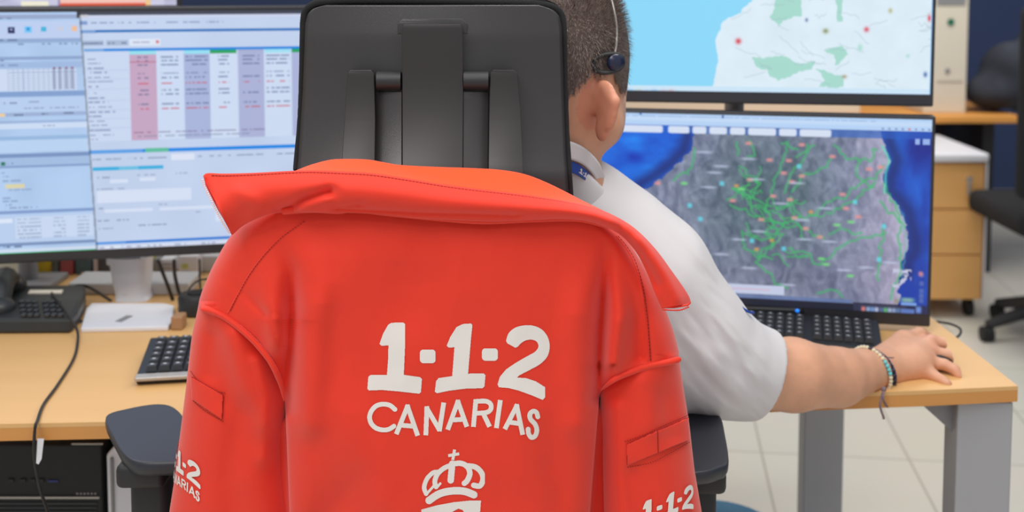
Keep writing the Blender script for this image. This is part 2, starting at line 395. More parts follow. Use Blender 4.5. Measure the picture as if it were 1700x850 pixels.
def desk_app(XY):
    X, Y = XY; ny, nx = X.shape; x0, x1, y0, y1 = X[0, 0], X[0, -1], Y[0, 0], Y[-1, 0]
    C = np.zeros((ny, nx, 3))+np.array((196, 212, 240)); r = lambda *a: R_(C, X, Y, *a); d = lambda *a, **k: dash(C, X, Y, *a, **k)
    C += (vnoise(X/60, Y/60, 3)[..., None]-.5)*8
    # right hand window
    xl = 137+(Y-30)*.045
    r(130, 20, 520, 29, (206, 214, 240)); r(130, y0, 520, 25, (60, 66, 84)); r(139, 24, 152, 28, (200, 200, 210))
    for k, (a, b) in enumerate([(154, 166), (170, 183), (186, 210), (218, 224), (232, 262), (270, 335), (346, 374)]): d(a, b, 37, (110, 130, 170), seed=k+1)
    r(136, 34, 150, 40, (110, 140, 200), .8)
    r(137, 48.5, 165, 54, (120, 160, 215)); r(163, 48.5, 520, 53, (14, 112, 190))
    r(140, 66, 176, 75, (170, 186, 214)); r(180, 66, 216, 75, (170, 186, 214)); r(219, 64, 270, 76, (222, 232, 248)); d(142, 174, 71, (70, 90, 130), seed=3); d(183, 214, 71, (70, 90, 130), seed=4); d(224, 258, 70, (140, 150, 180), seed=5)
    r(262, 67, 267, 72, (220, 90, 100), .8)
    r(143, 79.5, 520, 84, (0, 134, 226)); r(143, 79.5, 176, 84, (110, 165, 225))
    r(144, 85, 520, 232, (203, 217, 243))
    cols = [(218, 262, (199, 166, 196)), (262, 306, (205, 221, 246)), (308, 350, (170, 182, 222)), (351, 395, (207, 222, 246)), (397, 440, (172, 180, 218)), (441, 484, (206, 222, 246)), (486, 530, (172, 182, 220))]
    hd = [(150, 225, 240), None, (150, 225, 245), (20, 160, 90), (170, 178, 214), (160, 226, 246), (20, 160, 90)]
    for k, (a, b, c) in enumerate(cols):
        r(a, 86, b, 232, c)
        if hd[k]: r(a, 84, b, 90, hd[k])
        for q, yy in enumerate((95, 101, 108, 122, 129, 139, 150, 157, 173, 181)):
            if k in (4,) and q in (3, 6): continue
            rd = yy in (139, 181); w_ = 9+5*((q*3+k) % 3)
            d((a+b)/2-w_, (a+b)/2+w_, yy, (206, 70, 90) if rd else (80, 92, 140), seed=q*7+k, a=.6, h=2.4)
    r(218, 103-2, 262, 103+1, (170, 70, 100), .4)
    for q, yy in enumerate((97, 104, 112, 119, 127, 134, 142, 153, 161, 168, 176, 184, 191, 199, 206, 214, 222, 229)): d(148, 165+(q*5) % 28, yy, (92, 112, 158), seed=q+30, a=.6)
    for yy in (101, 115, 130, 146, 165, 180, 195, 210): r(146, yy, 217, yy+.8, (186, 200, 230))
    d(219, 440, 219.5, (90, 70, 110), seed=88, a=.6); d(219, 420, 226, (120, 130, 160), seed=89, a=.5)
    r(146, 247, 520, 252.5, (0, 136, 232)); r(147, 247, 236, 252.5, (88, 160, 232)); r(240, 246, 279, 253, (90, 190, 160))
    for k, (a, b) in enumerate([(153, 200), (212, 236), (244, 276), (328, 368), (378, 384), (392, 440), (448, 490)]): d(a, b, 262, (96, 108, 140), seed=k+50, a=.7)
    r(283, 257, 322, 267, (222, 230, 248))
    r(152, 275, 270, 280.5, (46, 176, 226)); r(196, 275, 228, 280.5, (120, 196, 230), .8)
    for a, b, yy in [(160, 180, 292), (226, 256, 290), (290, 310, 289), (158, 204, 311), (160, 168, 343), (258, 275, 340), (158, 180, 363), (160, 184, 376), (226, 275, 373), (322, 330, 355), (190, 210, 363)]: d(a, b, yy, (110, 122, 160), seed=int(a+yy), a=.55)
    for a in [(180, 296, 210, 302), (230, 294, 256, 300), (158, 314, 315, 334), (170, 345, 250, 350), (262, 345, 380, 350), (355, 350, 385, 372)]: r(*a, (220, 230, 250), .8)
    r(150, 398, 204, 402, (80, 150, 230)); r(204, 397.5, 520, 402, (0, 120, 215))
    r(158, 405, 196, 410, (222, 230, 246)); r(200, 405, 400, 412, (214, 222, 242)); 
    for a in (160, 205, 240, 280, 330): d(a, a+24, 407.5, (120, 132, 170), seed=a)
    r(140, 417, 520, 420, (60, 72, 110)); r(140, 420, 520, y1, (184, 198, 228))
    # left hand window
    L = X < xl; Cl = np.zeros_like(C)+np.array((176, 204, 240)); Cl += (vnoise(X/40, Y/50, 9)[..., None]-.5)*12
    rl = lambda *a: R_(Cl, X, Y, *a); dl = lambda *a, **k: dash(Cl, X, Y, *a, **k)
    rl(-300, 23, 200, 30, (152, 168, 204)); dl(-300, 26, 29, (60, 80, 120)); rl(-300, 33, 200, 62, (190, 208, 242))
    rl(19, 43, 30, 53, (30, 40, 100)); rl(23, 45, 26, 48, (190, 200, 240)); rl(46, 42, 58, 52, (120, 200, 250)); rl(50, 44, 55, 49, (20, 150, 220)); rl(73, 43, 82, 51, (60, 180, 220)); rl(100, 43, 110, 50, (200, 206, 226)); rl(124, 42, 133, 51, (240, 190, 150))
    rl(-300, 62, 200, 69, (146, 172, 212)); dl(-300, 34, 64, (70, 84, 120)); 
    for a in (30, 74, 102, 120): dl(a, a+14, 71, (90, 110, 150), seed=a)
    rl(-300, 91, 200, 96, (140, 164, 206)); dl(-20, 14, 97, (60, 70, 100)); rl(-300, 100, 200, 110, (160, 186, 226)); dl(-10, 34, 105, (80, 96, 130))
    rl(-300, 111, 130, 147, (206, 220, 244)); 
    for k in range(8): rl(18, 112+k*4.4, 130, 113+k*4.4, (166, 182, 214))
    for k in range(14): rl(16+k*8.4, 111, 17+k*8.4, 147, (150, 168, 204), .8)
    for k in range(4): rl(90+k*10, 113, 95+k*10, 145, (120, 126, 160), .5); rl(91+k*10, 109, 95+k*10, 112, (140, 60, 90))
    rl(-300, 148, 200, 156, (130, 160, 208)); rl(-300, 157, 200, 182, (184, 208, 242)); dl(8, 30, 166, (90, 104, 140)); dl(50, 66, 165, (90, 104, 140), seed=4); dl(42, 132, 175, (110, 120, 150), seed=5)
    rl(-300, 182, 200, 188, (156, 178, 216)); rl(-5, 183, 10, 188, (236, 206, 160)); dl(24, 40, 186, (70, 84, 120)); dl(70, 80, 185, (70, 84, 120)); dl(105, 126, 184, (70, 84, 120))
    rl(-300, 196, 200, 198, (150, 172, 212)); rl(-300, 200, 200, 208, (206, 222, 246)); dl(72, 92, 204, (110, 124, 160)); rl(-300, 220, 200, 226, (150, 184, 224)); rl(-300, 227, 200, 246, (186, 212, 244))
    rl(-300, 248, 200, 255, (120, 148, 196)); rl(-300, 256, 200, 268, (162, 190, 228)); rl(0, 261, 7, 267, (30, 120, 90)); dl(10, 20, 264, (80, 100, 140)); rl(-300, 268, 200, 271, (130, 156, 202))
    for q, (a, b, yy) in enumerate([(0, 6, 279), (3, 12, 285), (2, 32, 292), (5, 50, 307), (0, 14, 320), (0, 26, 325), (5, 16, 331), (4, 60, 336)]): dl(a, b, yy, (110, 130, 170), seed=q+3, a=.6)
    rl(6, 298, 38, 304, (232, 214, 150), .8)
    rl(-300, 341, 200, 346, (128, 156, 206)); rl(-300, 348, 200, 394, (186, 208, 240)); rl(-20, 353, 16, 360, (222, 232, 250)); rl(20, 352, 150, 386, (202, 218, 244))
    for q in range(6):
        for a in (24, 44, 84, 124): dl(a, a+20, 355+q*6, (120, 136, 174), seed=q+a, a=.5)
    rl(-300, 393, 200, 398, (120, 146, 190)); dl(0, 30, 399, (60, 70, 100)); rl(-300, 403, 200, 408, (206, 220, 240)); rl(-300, 409, 200, 415, (16, 178, 92)); dl(-10, 60, 412, (10, 140, 80)); rl(-300, 418, 200, y1, (166, 186, 222)); dl(20, 120, 424, (110, 126, 160))
    C = np.where(L[..., None], Cl, C); C = np.where((abs(X-xl-1.5) < 1.6)[..., None], C*.72, C)
    C = np.where(((Y < 29) & (X > 133) & (X < 137))[..., None], 50, C)
    return C
def low_map(XY):
    X, Y = XY; ny, nx = X.shape; x0, x1, y0, y1 = X[0, 0], X[0, -1], Y[0, 0], Y[-1, 0]
    wob = (fbm(X/14, Y/14, 5)-.5)*16; Xw = X+wob; Yw = Y+(fbm(X/14, Y/14, 8)-.5)*16
    n = fbm(X/38, Y/38, 21); n2 = fbm(X/9+n*3, Y/14+n*3, 31); n3 = fbm(X/90, Y/70, 41)
    land = np.array((134, 140, 168))+(n2[..., None]-.5)*np.array((90, 86, 84))+(n[..., None]-.5)*np.array((60, 50, 50))
    g = np.exp(-(((X-1265)/110)**2+((Y-330)/120)**2)); g = np.clip(g*(.3+n*1.4), 0, 1)[..., None]*.75
    land = land*(1-g)+(np.array((64, 92, 98))+(n2[..., None]-.5)*70)*g
    g = (np.clip((X-1395)/100, 0, 1)*np.clip(1.3-abs(Y-380)/330, 0, 1)*(.55+.5*n))[..., None]
    land = land*(1-g)+(np.array((176, 168, 196))+(n2[..., None]-.5)*60)*g
    g = (np.clip(1-abs(Y-460)/60, 0, 1)*np.clip((X-1180)/100, 0, 1)*np.clip(1-(X-1420)/80, 0, 1)*.4)[..., None]
    land = land*(1-g)+(np.array((96, 100, 128))+(np.sin(X/7+n*22)[..., None])*22)*g
    coast = [(1152, 150), (1150, 235), (1142, 262), (1120, 285), (1096, 305), (1070, 322), (1060, 345), (1040, 420), (1060, 520), (1100, 620), (1500, 620), (1512, 500), (1496, 470), (1490, 455), (1500, 440), (1498, 425), (1512, 405), (1506, 375), (1499, 350), (1484, 330), (1468, 318), (1467, 290), (1476, 262), (1464, 235), (1455, 150)]
    isl = inpoly(Xw, Yw, coast)
    dc = pdist(X, Y, coast); sea = np.array((14, 98, 216))+(fbm(X/50, Y/30, 61)[..., None]-.5)*np.array((30, 110, 90))
    s2 = np.clip((X-1470)/40, 0, 1)[..., None]; sea = sea*(1-s2)+(np.array((18, 66, 176))+(fbm(X/26, Y/60, 71)[..., None]-.5)*np.array((20, 100, 110)))*s2
    edge = np.exp(-((dc-10)/12)**2)[..., None]*.85*np.clip(.6+n3*.8, 0, 1)[..., None]; sea = sea*(1-edge)+np.array((14, 40, 116))*edge
    C = np.where(isl[..., None], land, sea)
    rs = np.random.default_rng(11)
    def road(pts, jit=5, w=1.5, c=(56, 190, 104), a=.72):
        p = [pts[0]]
        for q0, q1 in zip(pts[:-1], pts[1:]):
            L = math.hypot(q1[0]-q0[0], q1[1]-q0[1]); k = max(2, int(L/7))
            for t in range(1, k+1): p.append((q0[0]+(q1[0]-q0[0])*t/k+rs.normal(0, jit*.5), q0[1]+(q1[1]-q0[1])*t/k+rs.normal(0, jit*.5)))
        m = np.exp(-(pdist(X, Y, p)/w)**2)[..., None]*a; C[...] = C*(1-m)+np.array(c)*m
    for r in [[(1305, 236), (1300, 262), (1290, 285), (1284, 300), (1280, 330), (1272, 352), (1285, 372), (1270, 392), (1290, 410)],
              [(1338, 240), (1330, 268), (1312, 290), (1300, 320)], [(1378, 262), (1358, 282), (1330, 295), (1315, 318)], [(1382, 240), (1405, 262), (1440, 264), (1450, 240)],
              [(1222, 240), (1224, 262)], [(1240, 262), (1252, 258), (1248, 240)], [(1215, 318), (1240, 328), (1262, 340), (1280, 346)], [(1212, 345), (1245, 355), (1262, 368), (1300, 372), (1330, 360), (1318, 342), (1285, 350)],
              [(1290, 372), (1310, 376), (1340, 380), (1350, 392), (1372, 395)], [(1344, 358), (1372, 340), (1400, 325), (1425, 304), (1450, 290), (1462, 272)], [(1372, 352), (1420, 330), (1440, 310), (1450, 300)],
              [(1235, 392), (1262, 402), (1290, 395), (1302, 375)], [(1232, 388), (1240, 420), (1262, 425), (1285, 405)], [(1250, 425), (1262, 440), (1280, 455), (1288, 472), (1310, 482)], [(1310, 414), (1340, 420), (1352, 436), (1375, 430), (1392, 412), (1410, 398), (1430, 392), (1470, 384)],
              [(1378, 388), (1400, 380), (1430, 385)], [(1424, 262), (1420, 290), (1450, 310)], [(1460, 330), (1470, 345), (1498, 360)], [(1468, 370), (1458, 460)], [(1496, 370), (1495, 450), (1480, 492)], [(1466, 300), (1490, 345), (1500, 372)],
              [(1152, 252), (1150, 285), (1120, 305)], [(1360, 486), (1392, 480), (1405, 492)], [(1295, 240), (1320, 246)], [(1320, 262), (1350, 240)]]: road(r, w=1.7)
    for _ in range(16):
        a, b = rs.uniform(1230, 1330), rs.uniform(300, 430); road([(a, b), (a+rs.normal(0, 22), b+rs.normal(0, 18)), (a+rs.normal(0, 30), b+rs.normal(0, 30))], w=1.2, a=.8)
    road([(1462, 240), (1474, 262), (1468, 290), (1467, 316)], jit=2, w=2, c=(90, 230, 190)); road([(1484, 330), (1500, 350), (1506, 400), (1500, 470)], jit=2, w=1.5, c=(110, 200, 190), a=.5)
    def blob(x, y, w, h, c, a=.85): 
        m = (np.exp(-(((X-x)/w)**4+((Y-y)/h)**4))*a)[..., None]; C[...] = C*(1-m)+np.array(c)*m
    for x, y in [(1241, 241), (1329, 241), (1308, 268), (1276, 268), (1300, 289), (1330, 293), (1244, 302), (1314, 303), (1283, 328), (1311, 333), (1216, 338), (1319, 363), (1264, 368), (1398, 321), (1404, 344), (1425, 357), (1338, 380), (1362, 393), (1380, 259), (1441, 278), (1460, 274), (1091, 313)]: blob(x, y, 5.5, 3, (232, 150, 150))
    for x, y in [(1198, 310), (1145, 349), (1163, 371), (1325, 277), (1419, 333), (1249, 404), (1461, 426), (1468, 371), (1302, 415)]: blob(x, y, 4, 4, (100, 220, 240))
    for x, y in [(1365, 429), (1373, 438), (1413, 366), (1414, 455), (1390, 372), (1230, 318), (1135, 312)]: blob(x, y, 6, 2.6, (120, 222, 130))
    for x, y in [(1167, 258), (1241, 267), (1176, 317), (1196, 281), (1256, 301), (1228, 403), (1198, 429), (1337, 398), (1404, 446), (1260, 388), (1322, 305), (1245, 450), (1310, 475), (1090, 362), (1370, 345), (1296, 340), (1332, 366), (1185, 292), (1480, 430), (1440, 440), (1378, 400)]: blob(x, y, 13, 2.2, (190, 200, 226), .7)
    for x, y in [(1257, 418), (1346, 352), (1222, 313), (1282, 402)]: blob(x, y, 4, 3, (220, 160, 90), .8)
    m = ((X > 1485) & (X < 1515) & (Y > 440) & (Y < 470) & (fbm(X/6, Y/6, 3) > .5))[..., None]; C = np.where(m, (196, 200, 226), C)
    m = inpoly(Xw, Yw, [(1497, 468), (1510, 455), (1530, 470), (1530, 500), (1494, 500)])[..., None]; C = np.where(m, (10, 60, 170), C)
    r = lambda *a: R_(C, X, Y, *a); d = lambda *a, **k: dash(C, X, Y, *a, **k)
    r(x0, y0, x1+1, 214, (182, 212, 248)); r(x0, 199, x1+1, 206, (196, 220, 250)); d(1000, 1450, 199, (120, 150, 200), a=.35); r(1060, 193, 1064, 198, (70, 120, 190)); r(1196, 195, 1199, 200, (40, 80, 160))
    for x in range(1460, 1545, 11): r(x, 209, x+4, 212.5, (130, 150, 190) if x != 1504 else (220, 110, 110))
    r(x0, 214, x1, 227, (32, 92, 196), .6)
    for a, b in [(960, 1100), (1107, 1144), (1147, 1172), (1175, 1206), (1209, 1236), (1239, 1287), (1290, 1321), (1324, 1378)]:
        m = np.clip(1.6-np.maximum(np.maximum(a+6-X, X-b+6), 0)**2/25-(abs(Y-221)/6)**6, 0, 1)[..., None]; C = C*(1-m)+np.array((216, 226, 246))*m
    r(1516, 226, 1524, 235, (150, 180, 236)); r(1529, 226, 1540, 235, (150, 180, 236))
    r(1100, 478, 1304, 493, (196, 206, 232)); r(1150, 484, 1280, 487, (220, 170, 190), .5); r(1100, 494, 1416, 500, (96, 120, 170), .8)
    r(x0, 500, 1420, y1+1, (30, 34, 52)); r(1420, 498, x1, y1+1, (30, 34, 60), .8)
    for k, x in enumerate([1437, 1445, 1452, 1459, 1467, 1474, 1481, 1488, 1495]): blob(x, 508, 3.6, 4, [(230, 130, 130), (150, 180, 220), (120, 160, 220), (190, 200, 230), (90, 110, 160), (90, 190, 120), (170, 190, 220), (150, 170, 210), (90, 130, 180)][k], .9)
    r(1500, 494, 1525, 499, (120, 160, 230)); r(1500, 505, 1522, 511, (90, 120, 190)); blob(1529, 505, 5, 6, (120, 160, 240)); blob(1492, 493, 4, 4, (150, 140, 120)); blob(1510, 490, 12, 4, (150, 190, 170))
    for y in (448, 462, 474, 482, 490): blob(1533, y, 4, 4, (90, 110, 180), .9)
    blob(1531, 446, 4, 4, (210, 130, 150), .9)
    return C
def top_map(XY):
    X, Y = XY; ny, nx = X.shape; x0, x1, y0, y1 = X[0, 0], X[0, -1], Y[0, 0], Y[-1, 0]
    C = np.zeros((ny, nx, 3))+np.array((140, 218, 252)); Xw = X+(fbm(X/10, Y/10, 2)-.5)*10; Yw = Y+(fbm(X/10, Y/10, 4)-.5)*10
    land = inpoly(Xw, Yw, [(1260, -200), (1250, 0), (1226, 22), (1199, 36), (1188, 70), (1192, 100), (1186, 140), (1186, 160), (1600, 160), (1600, -200)])
    C = np.where(land[..., None], np.array((222, 239, 250))+(fbm(X/30, Y/30, 3)[..., None]-.5)*12, C)
    gr = np.array((168, 220, 208))
    for p in [[(1285, -60), (1325, -60), (1330, 28), (1302, 34), (1293, 44), (1278, 28), (1288, 12)], [(1250, 97), (1272, 94), (1308, 92), (1322, 104), (1355, 102), (1348, 114), (1315, 124), (1296, 134), (1282, 128), (1276, 116), (1258, 112)], [(1355, 112), (1375, 118), (1402, 126), (1402, 144), (1362, 144), (1370, 130)], [(1380, -20), (1402, -20), (1398, 34), (1390, 34), (1392, 10)], [(1370, 82), (1400, 76), (1408, 90), (1392, 106), (1388, 92)]]:
        C = np.where(inpoly(Xw, Yw, p)[..., None], gr, C)
    rs = np.random.default_rng(4)
    for _ in range(46):
        a, b = rs.uniform(1215, 1560), rs.uniform(-60, 145); L = rs.uniform(14, 46); th = rs.normal(0, .35); p = [(a+t*L*math.cos(th), b+t*L*math.sin(th)+rs.normal(0, 1.6)) for t in np.linspace(0, 1, 6)]
        m = (np.exp(-(pdist(X, Y, p)/.8)**2)*.35*land)[..., None]; C = C*(1-m)+np.array((150, 170, 190))*m
    def blob(x, y, w, h, c, a=.9): 
        m = (np.exp(-(((X-x)/w)**2+((Y-y)/h)**2))*a)[..., None]; C[...] = C*(1-m)+np.array(c)*m
    blob(1227, 69, 4.5, 4.5, (216, 40, 50)); blob(1372, 51, 4.5, 4, (130, 140, 90)); blob(1440, 48, 4, 4, (220, 60, 80)); blob(1544, 29, 2.5, 5, (220, 40, 60)); blob(1340, 33, 2.5, 3, (90, 110, 160)); blob(1405, 126, 4, 3, (170, 150, 120)); blob(1540, 121, 3, 4, (50, 90, 160)); blob(1479, 17, 3.5, 4, (180, 180, 130)); blob(1430, 78, 4, 6, gr); blob(1510, 91, 3, 3, gr)
    r = lambda *a: R_(C, X, Y, *a)
    r(x0, 145, x1+1, 153, (206, 232, 250)); r(1553-5, -300, 1600, 156, (110, 180, 240)); r(x0, 153, x1+1, 154.5, (90, 130, 190)); r(x0, 154.5, x1+1, y1+1, (58, 66, 92))
    for k, x in enumerate((1048, 1062, 1075, 1088, 1103, 1116)): blob(x, 158, 5, 5, [(40, 150, 220), (170, 170, 120), (170, 190, 230), (40, 130, 210), (190, 130, 150), (220, 80, 90)][k])
    r(1526, 161, 1546, 165, (190, 196, 214)); r(1532, 156, 1540, 158, (140, 150, 170))
    return C
def photo_app(XY):
    X, Y = XY; ny, nx = X.shape; x0, x1, y0, y1 = X[0, 0], X[0, -1], Y[0, 0], Y[-1, 0]
    C = np.zeros((ny, nx, 3))+np.array((196, 196, 224)); C += (fbm(X/40, Y/16, 12)[..., None]-.5)*50
    r = lambda *a: R_(C, X, Y, *a)
    r(93, -60, 248, 13, (246, 196, 186)); r(93, 4.5, 238, 14, (226, 96, 70)); r(238, -10, 246, 14, (240, 200, 140)); r(30, 2, 76, 16, (240, 236, 214)); r(93-2, -60, 94, 14, (150, 130, 170)); r(246, -60, 268, 14, (206, 206, 230))
    return C

mon1, Q1 = monitor('computer_monitor', 'wide monitor on a white stand showing forms and a table with a pink column', (516, 9, 2.08), math.radians(12), .80, .449, (-215, 511, 20, 429), n=(900, 460), content=desk_app, chin=.018)
mon2, Q2 = monitor('computer_monitor', 'lower right monitor showing a satellite map of an island with green roads', (1554, 193, 1.90), math.radians(-11), .622, .3600, (945, 1549, 197, 512), n=(760, 420), content=low_map, refx=1350, chin=.022, bez=.006)
mon3, Q3 = monitor('computer_monitor', 'upper right monitor showing a pale street map beside light blue sea', (1560, -196, 1.93), math.radians(-8), .626, .3785, (940, 1554, -178, 170), n=(700, 400), content=top_map, refx=1300, chin=.021, bez=.006)
mon4, Q4 = monitor('computer_monitor', 'upper left monitor with a red and white banner along its screen bottom', (294, -340, 2.12), math.radians(12), .66, .392, (-330, 285, -332, 13), n=(360, 200), content=photo_app, refx=150, chin=.009)
# monitor mounts behind the screens
def pole_mount(parent, Q, z0, m=M_legd):
    c = Q(.5, .5, -.075); b = BM().box((c.x, c.y-.0, c.z), (.1, .03, .1), bevel=.004).box((c.x, c.y+.035, c.z), (.04, .06, .04))
    b.done('mounting_bracket', m, parent)
for t, Q in ((mon2, Q2), (mon3, Q3), (mon4, Q4)): pole_mount(t, Q, DZ)
def arm(label, Qs):
    ps = [Q(.5, .5, -.075) for Q in Qs]; x = sum(p.x for p in ps)/len(ps); y = max(p.y for p in ps)+.085
    t = thing('monitor_arm', label, 'monitor arm', (x, y, DZ))
    BM().cyl((x, y, DZ), (x, y, max(p.z for p in ps)+.04), .018).done('pole', M_legd, t, smooth=True)
    BM().box((x, y, DZ+.006), (.12, .1, .012), bevel=.003).done('base_plate', M_legd, t)
    for p in ps: BM().box(((x+p.x)/2, (y+p.y+.055)/2, p.z), (abs(x-p.x)+.04, max(.03, y-p.y-.04), .03)).done('bracket', M_legd, t)
arm('grey pole holding the two right hand monitors one above the other', (Q2, Q3))
arm('grey pole holding the upper left monitor behind the wide one', (Q4,))
# white stand of the wide monitor
b1 = Pz(130, 545, DZ+.01); b2 = Pz(280, 541, DZ+.01); bm_ = BM()
base = [Pz(134, 545, DZ+.008), Pz(279, 542, DZ+.008), Pz(286, 533, DZ+.008), Pz(289, 507, DZ+.008), Pz(272, 503, DZ+.008), Pz(152, 503, DZ+.008), Pz(143, 512, DZ+.008)]
bev(BM().prism(base, [p-np.array([0, 0, .008]) for p in base]).done('stand_base', M_wht, mon1), .002)
def neck():
    rows = []
    for py, xl, xr, Y in [(430, 176, 242, 2.10), (470, 182, 241, 2.10), (490, 187, 241, 2.095), (506, 187, 244, 2.085), (513, 180, 250, 2.06)]:
        z = P((xl+xr)/2, py, Y)[2]; a = P(xl, py, Y); c = P(xr, py, Y); ring = []
        w = (c[0]-a[0])/2; mx = (a[0]+c[0])/2
        for k in range(24):
            th = 2*PI*k/24; ring.append((mx+w*math.copysign(abs(math.cos(th))**.5, math.cos(th)), Y+.03+.032*math.copysign(abs(math.sin(th))**.5, math.sin(th)), z))
        rows.append(ring)
    return np.array(rows)
me = grid('stand_neck', neck(), True); link('stand_neck', me, M_wht, mon1, smooth=True)
tp = P(209, 430, 2.13); BM().box((tp[0], 2.13, tp[2]+.11), (.066, .03, .24), bevel=.004).done('stand_column', M_wht, mon1)
BM().box(tuple(P(205, 529, 2.0)*0+Pz(206, 529, DZ+.0085)), (.012, .035, .0012), rz=-.25).done('stand_slot', M_legd, mon1)
n_ = P(208, 491.5, 2.0945); BM().box((n_[0], n_[1], n_[2]), (.005, .002, .007)).done('badge', M_legd, mon1)

# ------------------------------------------------------------------ keyboards
def keyboard(name, label, origin, ax, ay, rows, cols, pitch, wgap, kz, gaps=(), depth=.16, lip=True):
    """origin: left-front corner on the desk; ax, ay unit vectors"""
    o = Vector(origin); ax = Vector(ax).normalized(); ay = Vector(ay).normalized(); t = thing(name, label, 'keyboard', tuple(o))
    W_ = cols*pitch+wgap*len(gaps)+.024; up = Vector((0, 0, 1))
    q = lambda a, b, z: o+ax*a+ay*b+up*z
    bev(BM().prism([q(0, 0, .012), q(W_, 0, .012), q(W_, depth, .024), q(0, depth, .024)], [q(.002, .004, 0), q(W_-.002, .004, 0), q(W_-.002, depth-.004, 0), q(.002, depth-.004, 0)]).done('body', M_keyb, t), .003)
    if lip: bev(BM().prism([q(0, -.003, .0125), q(W_, -.003, .0125), q(W_, .012, .0145), q(0, .012, .0145)], [q(0, -.003, .007), q(W_, -.003, .007), q(W_, .012, .0075), q(0, .012, .0075)]).done('front_strip', M_silv, t), .0015)
    me0 = None; rowp = (depth-.03)/rows
    for r in range(rows):
        x = .012
        for c in range(cols):
            if c in gaps: x += wgap
            bb = .016+r*rowp+rowp/2; z = .012+.012*bb/depth
            if me0 is None:
                b = BM(); h = .0085
                f = [(-.0062, -.0062, h), (.0062, -.0062, h), (.0062, .0062, h), (-.0062, .0062, h)]; g = [(-.0082, -.0082, 0), (.0082, -.0082, 0), (.0082, .0082, 0), (-.0082, .0082, 0)]
                b.prism(f, g); bmesh.ops.recalc_face_normals(b.b, faces=b.b.faces); me0 = bpy.data.meshes.new('key'); b.b.to_mesh(me0); b.b.free(); me0.materials.append(M_key)
                # legend on the key cap
                me0.materials.append(M_grp); bm2 = bmesh.new(); bm2.from_mesh(me0)
                vs = [bm2.verts.new(p) for p in ((-.003, 0, h+.0002), (.002, 0, h+.0002), (.002, .004, h+.0002), (-.003, .004, h+.0002))]; fc = bm2.faces.new(vs); fc.material_index = 1
                bm2.to_mesh(me0); bm2.free()
            k = bpy.data.objects.new('key', me0); COL.objects.link(k); k.parent = t
            k.location = q(x+pitch/2, bb, z)-o; k.rotation_euler = (0, 0, math.atan2(ax.y, ax.x)); k.scale = (min(1, pitch/.0186),)*3; x += pitch
    return t, q, W_
k0 = Pz(224, 641, DZ); k1 = Pz(420, 630, DZ); k2 = Pz(229, 567, DZ)
ax = k1-k0; ay = np.array([-ax[1], ax[0], 0])
keyboard('keyboard', 'black keyboard with silver front strip, partly behind the orange jacket', k0, ax, ay, 6, 16, .0188, .006, .0, gaps=(13,), depth=.155)
k0 = Pz(1222, 573, DZ); k1 = Pz(1440, 590, DZ); ax = k1-k0; ay = np.array([-ax[1], ax[0], 0])
L_ = np.linalg.norm(ax); kb, q, W_ = keyboard('keyboard', 'black curved keyboard under the satellite map monitor beside the forearm', k0, ax, ay, 5, 12, .0162, .012, 0, gaps=(6,), depth=.120, lip=False)
BM().ball(tuple(q(W_*.42, .12, .03)), (.004, .004, .003)).done('indicator_lamp', mat('blue_lamp', (30, 120, 250), .3, emit=((30, 140, 255), .8)), kb, smooth=True)
bev(BM().prism([q(-.01, .118, .03), q(W_*.45, .118, .034), q(W_*.5, .15, .03), q(W_*.1, .155, .034), q(-.01, .14, .03)], [q(-.01, .118, 0), q(W_*.45, .118, 0), q(W_*.5, .15, 0), q(W_*.1, .155, 0), q(-.01, .14, 0)]).done('rear_hump', M_keyb, kb), .004)

# ------------------------------------------------------------------ phone
ph = thing('desk_phone', 'black desk telephone left of the white monitor stand', 'telephone', tuple(Pz(60, 540, DZ)))
fr = [Pz(-110, 556, DZ), Pz(118, 554, DZ), Pz(131, 540, DZ), Pz(142, 516, DZ), Pz(143, 505, DZ), Pz(-90, 505, DZ)]
tpz = [.026, .026, .027, .034, .037, .037]
bev(BM().prism([p+np.array([0, .004 if i < 2 else 0, tpz[i]]) for i, p in enumerate(fr)], fr).done('body', M_phone, ph), .006)
def phtop(px, py):    # a point on the sloping top
    a = Pz(px, py, DZ+.05); f0 = fr[1][1]; f1 = fr[4][1]; 
    for _ in range(6):
        z = DZ+.026+.011*np.clip((a[1]-f0)/(f1-f0), 0, 1); a = Pz(px, py, z)
    return a
for r in range(4):
    for c in range(6):
        a = phtop(36+c*11+(6 if c > 2 else 0)+(3-r)*1.2, 526-r*7.4); BM().box(a+np.array([0, 0, .003]), (.0085, .008, .006), rx=.3, bevel=.001, seg=1).done('key', M_key, ph)
a = phtop(76, 487); BM().box(a+np.array([0, 0, .002]), (.06, .010, .004), rx=.3).done('label_strip', M_crm, ph)
hs = [Pz(-6, 552, DZ+.035), Pz(34, 492, DZ+.05)]
b = BM(); h0 = P(-6, 512, 1.945); h1 = P(15, 474, 2.05)
b.tube(spl([h0, h0*.7+h1*.3+np.array([0, 0, .022]), h0*.3+h1*.7+np.array([0, 0, .024]), h1], 6), [.022]*19, n=12); b.ball(h0, (.032, .032, .022)).ball(h1, (.03, .034, .022)); b.done('handset', M_phone, ph, smooth=True)
pc = BM(); pts = spl([P(118, 478, 2.08), P(132, 474, 2.09), P(150, 478, 2.1), P(184, 499, 2.06)], 8); pc.tube(pts, .0028)
o = pc.done('phone_cable', M_cable); tag(o, 'short black cable from phone top to white monitor stand', 'cable')
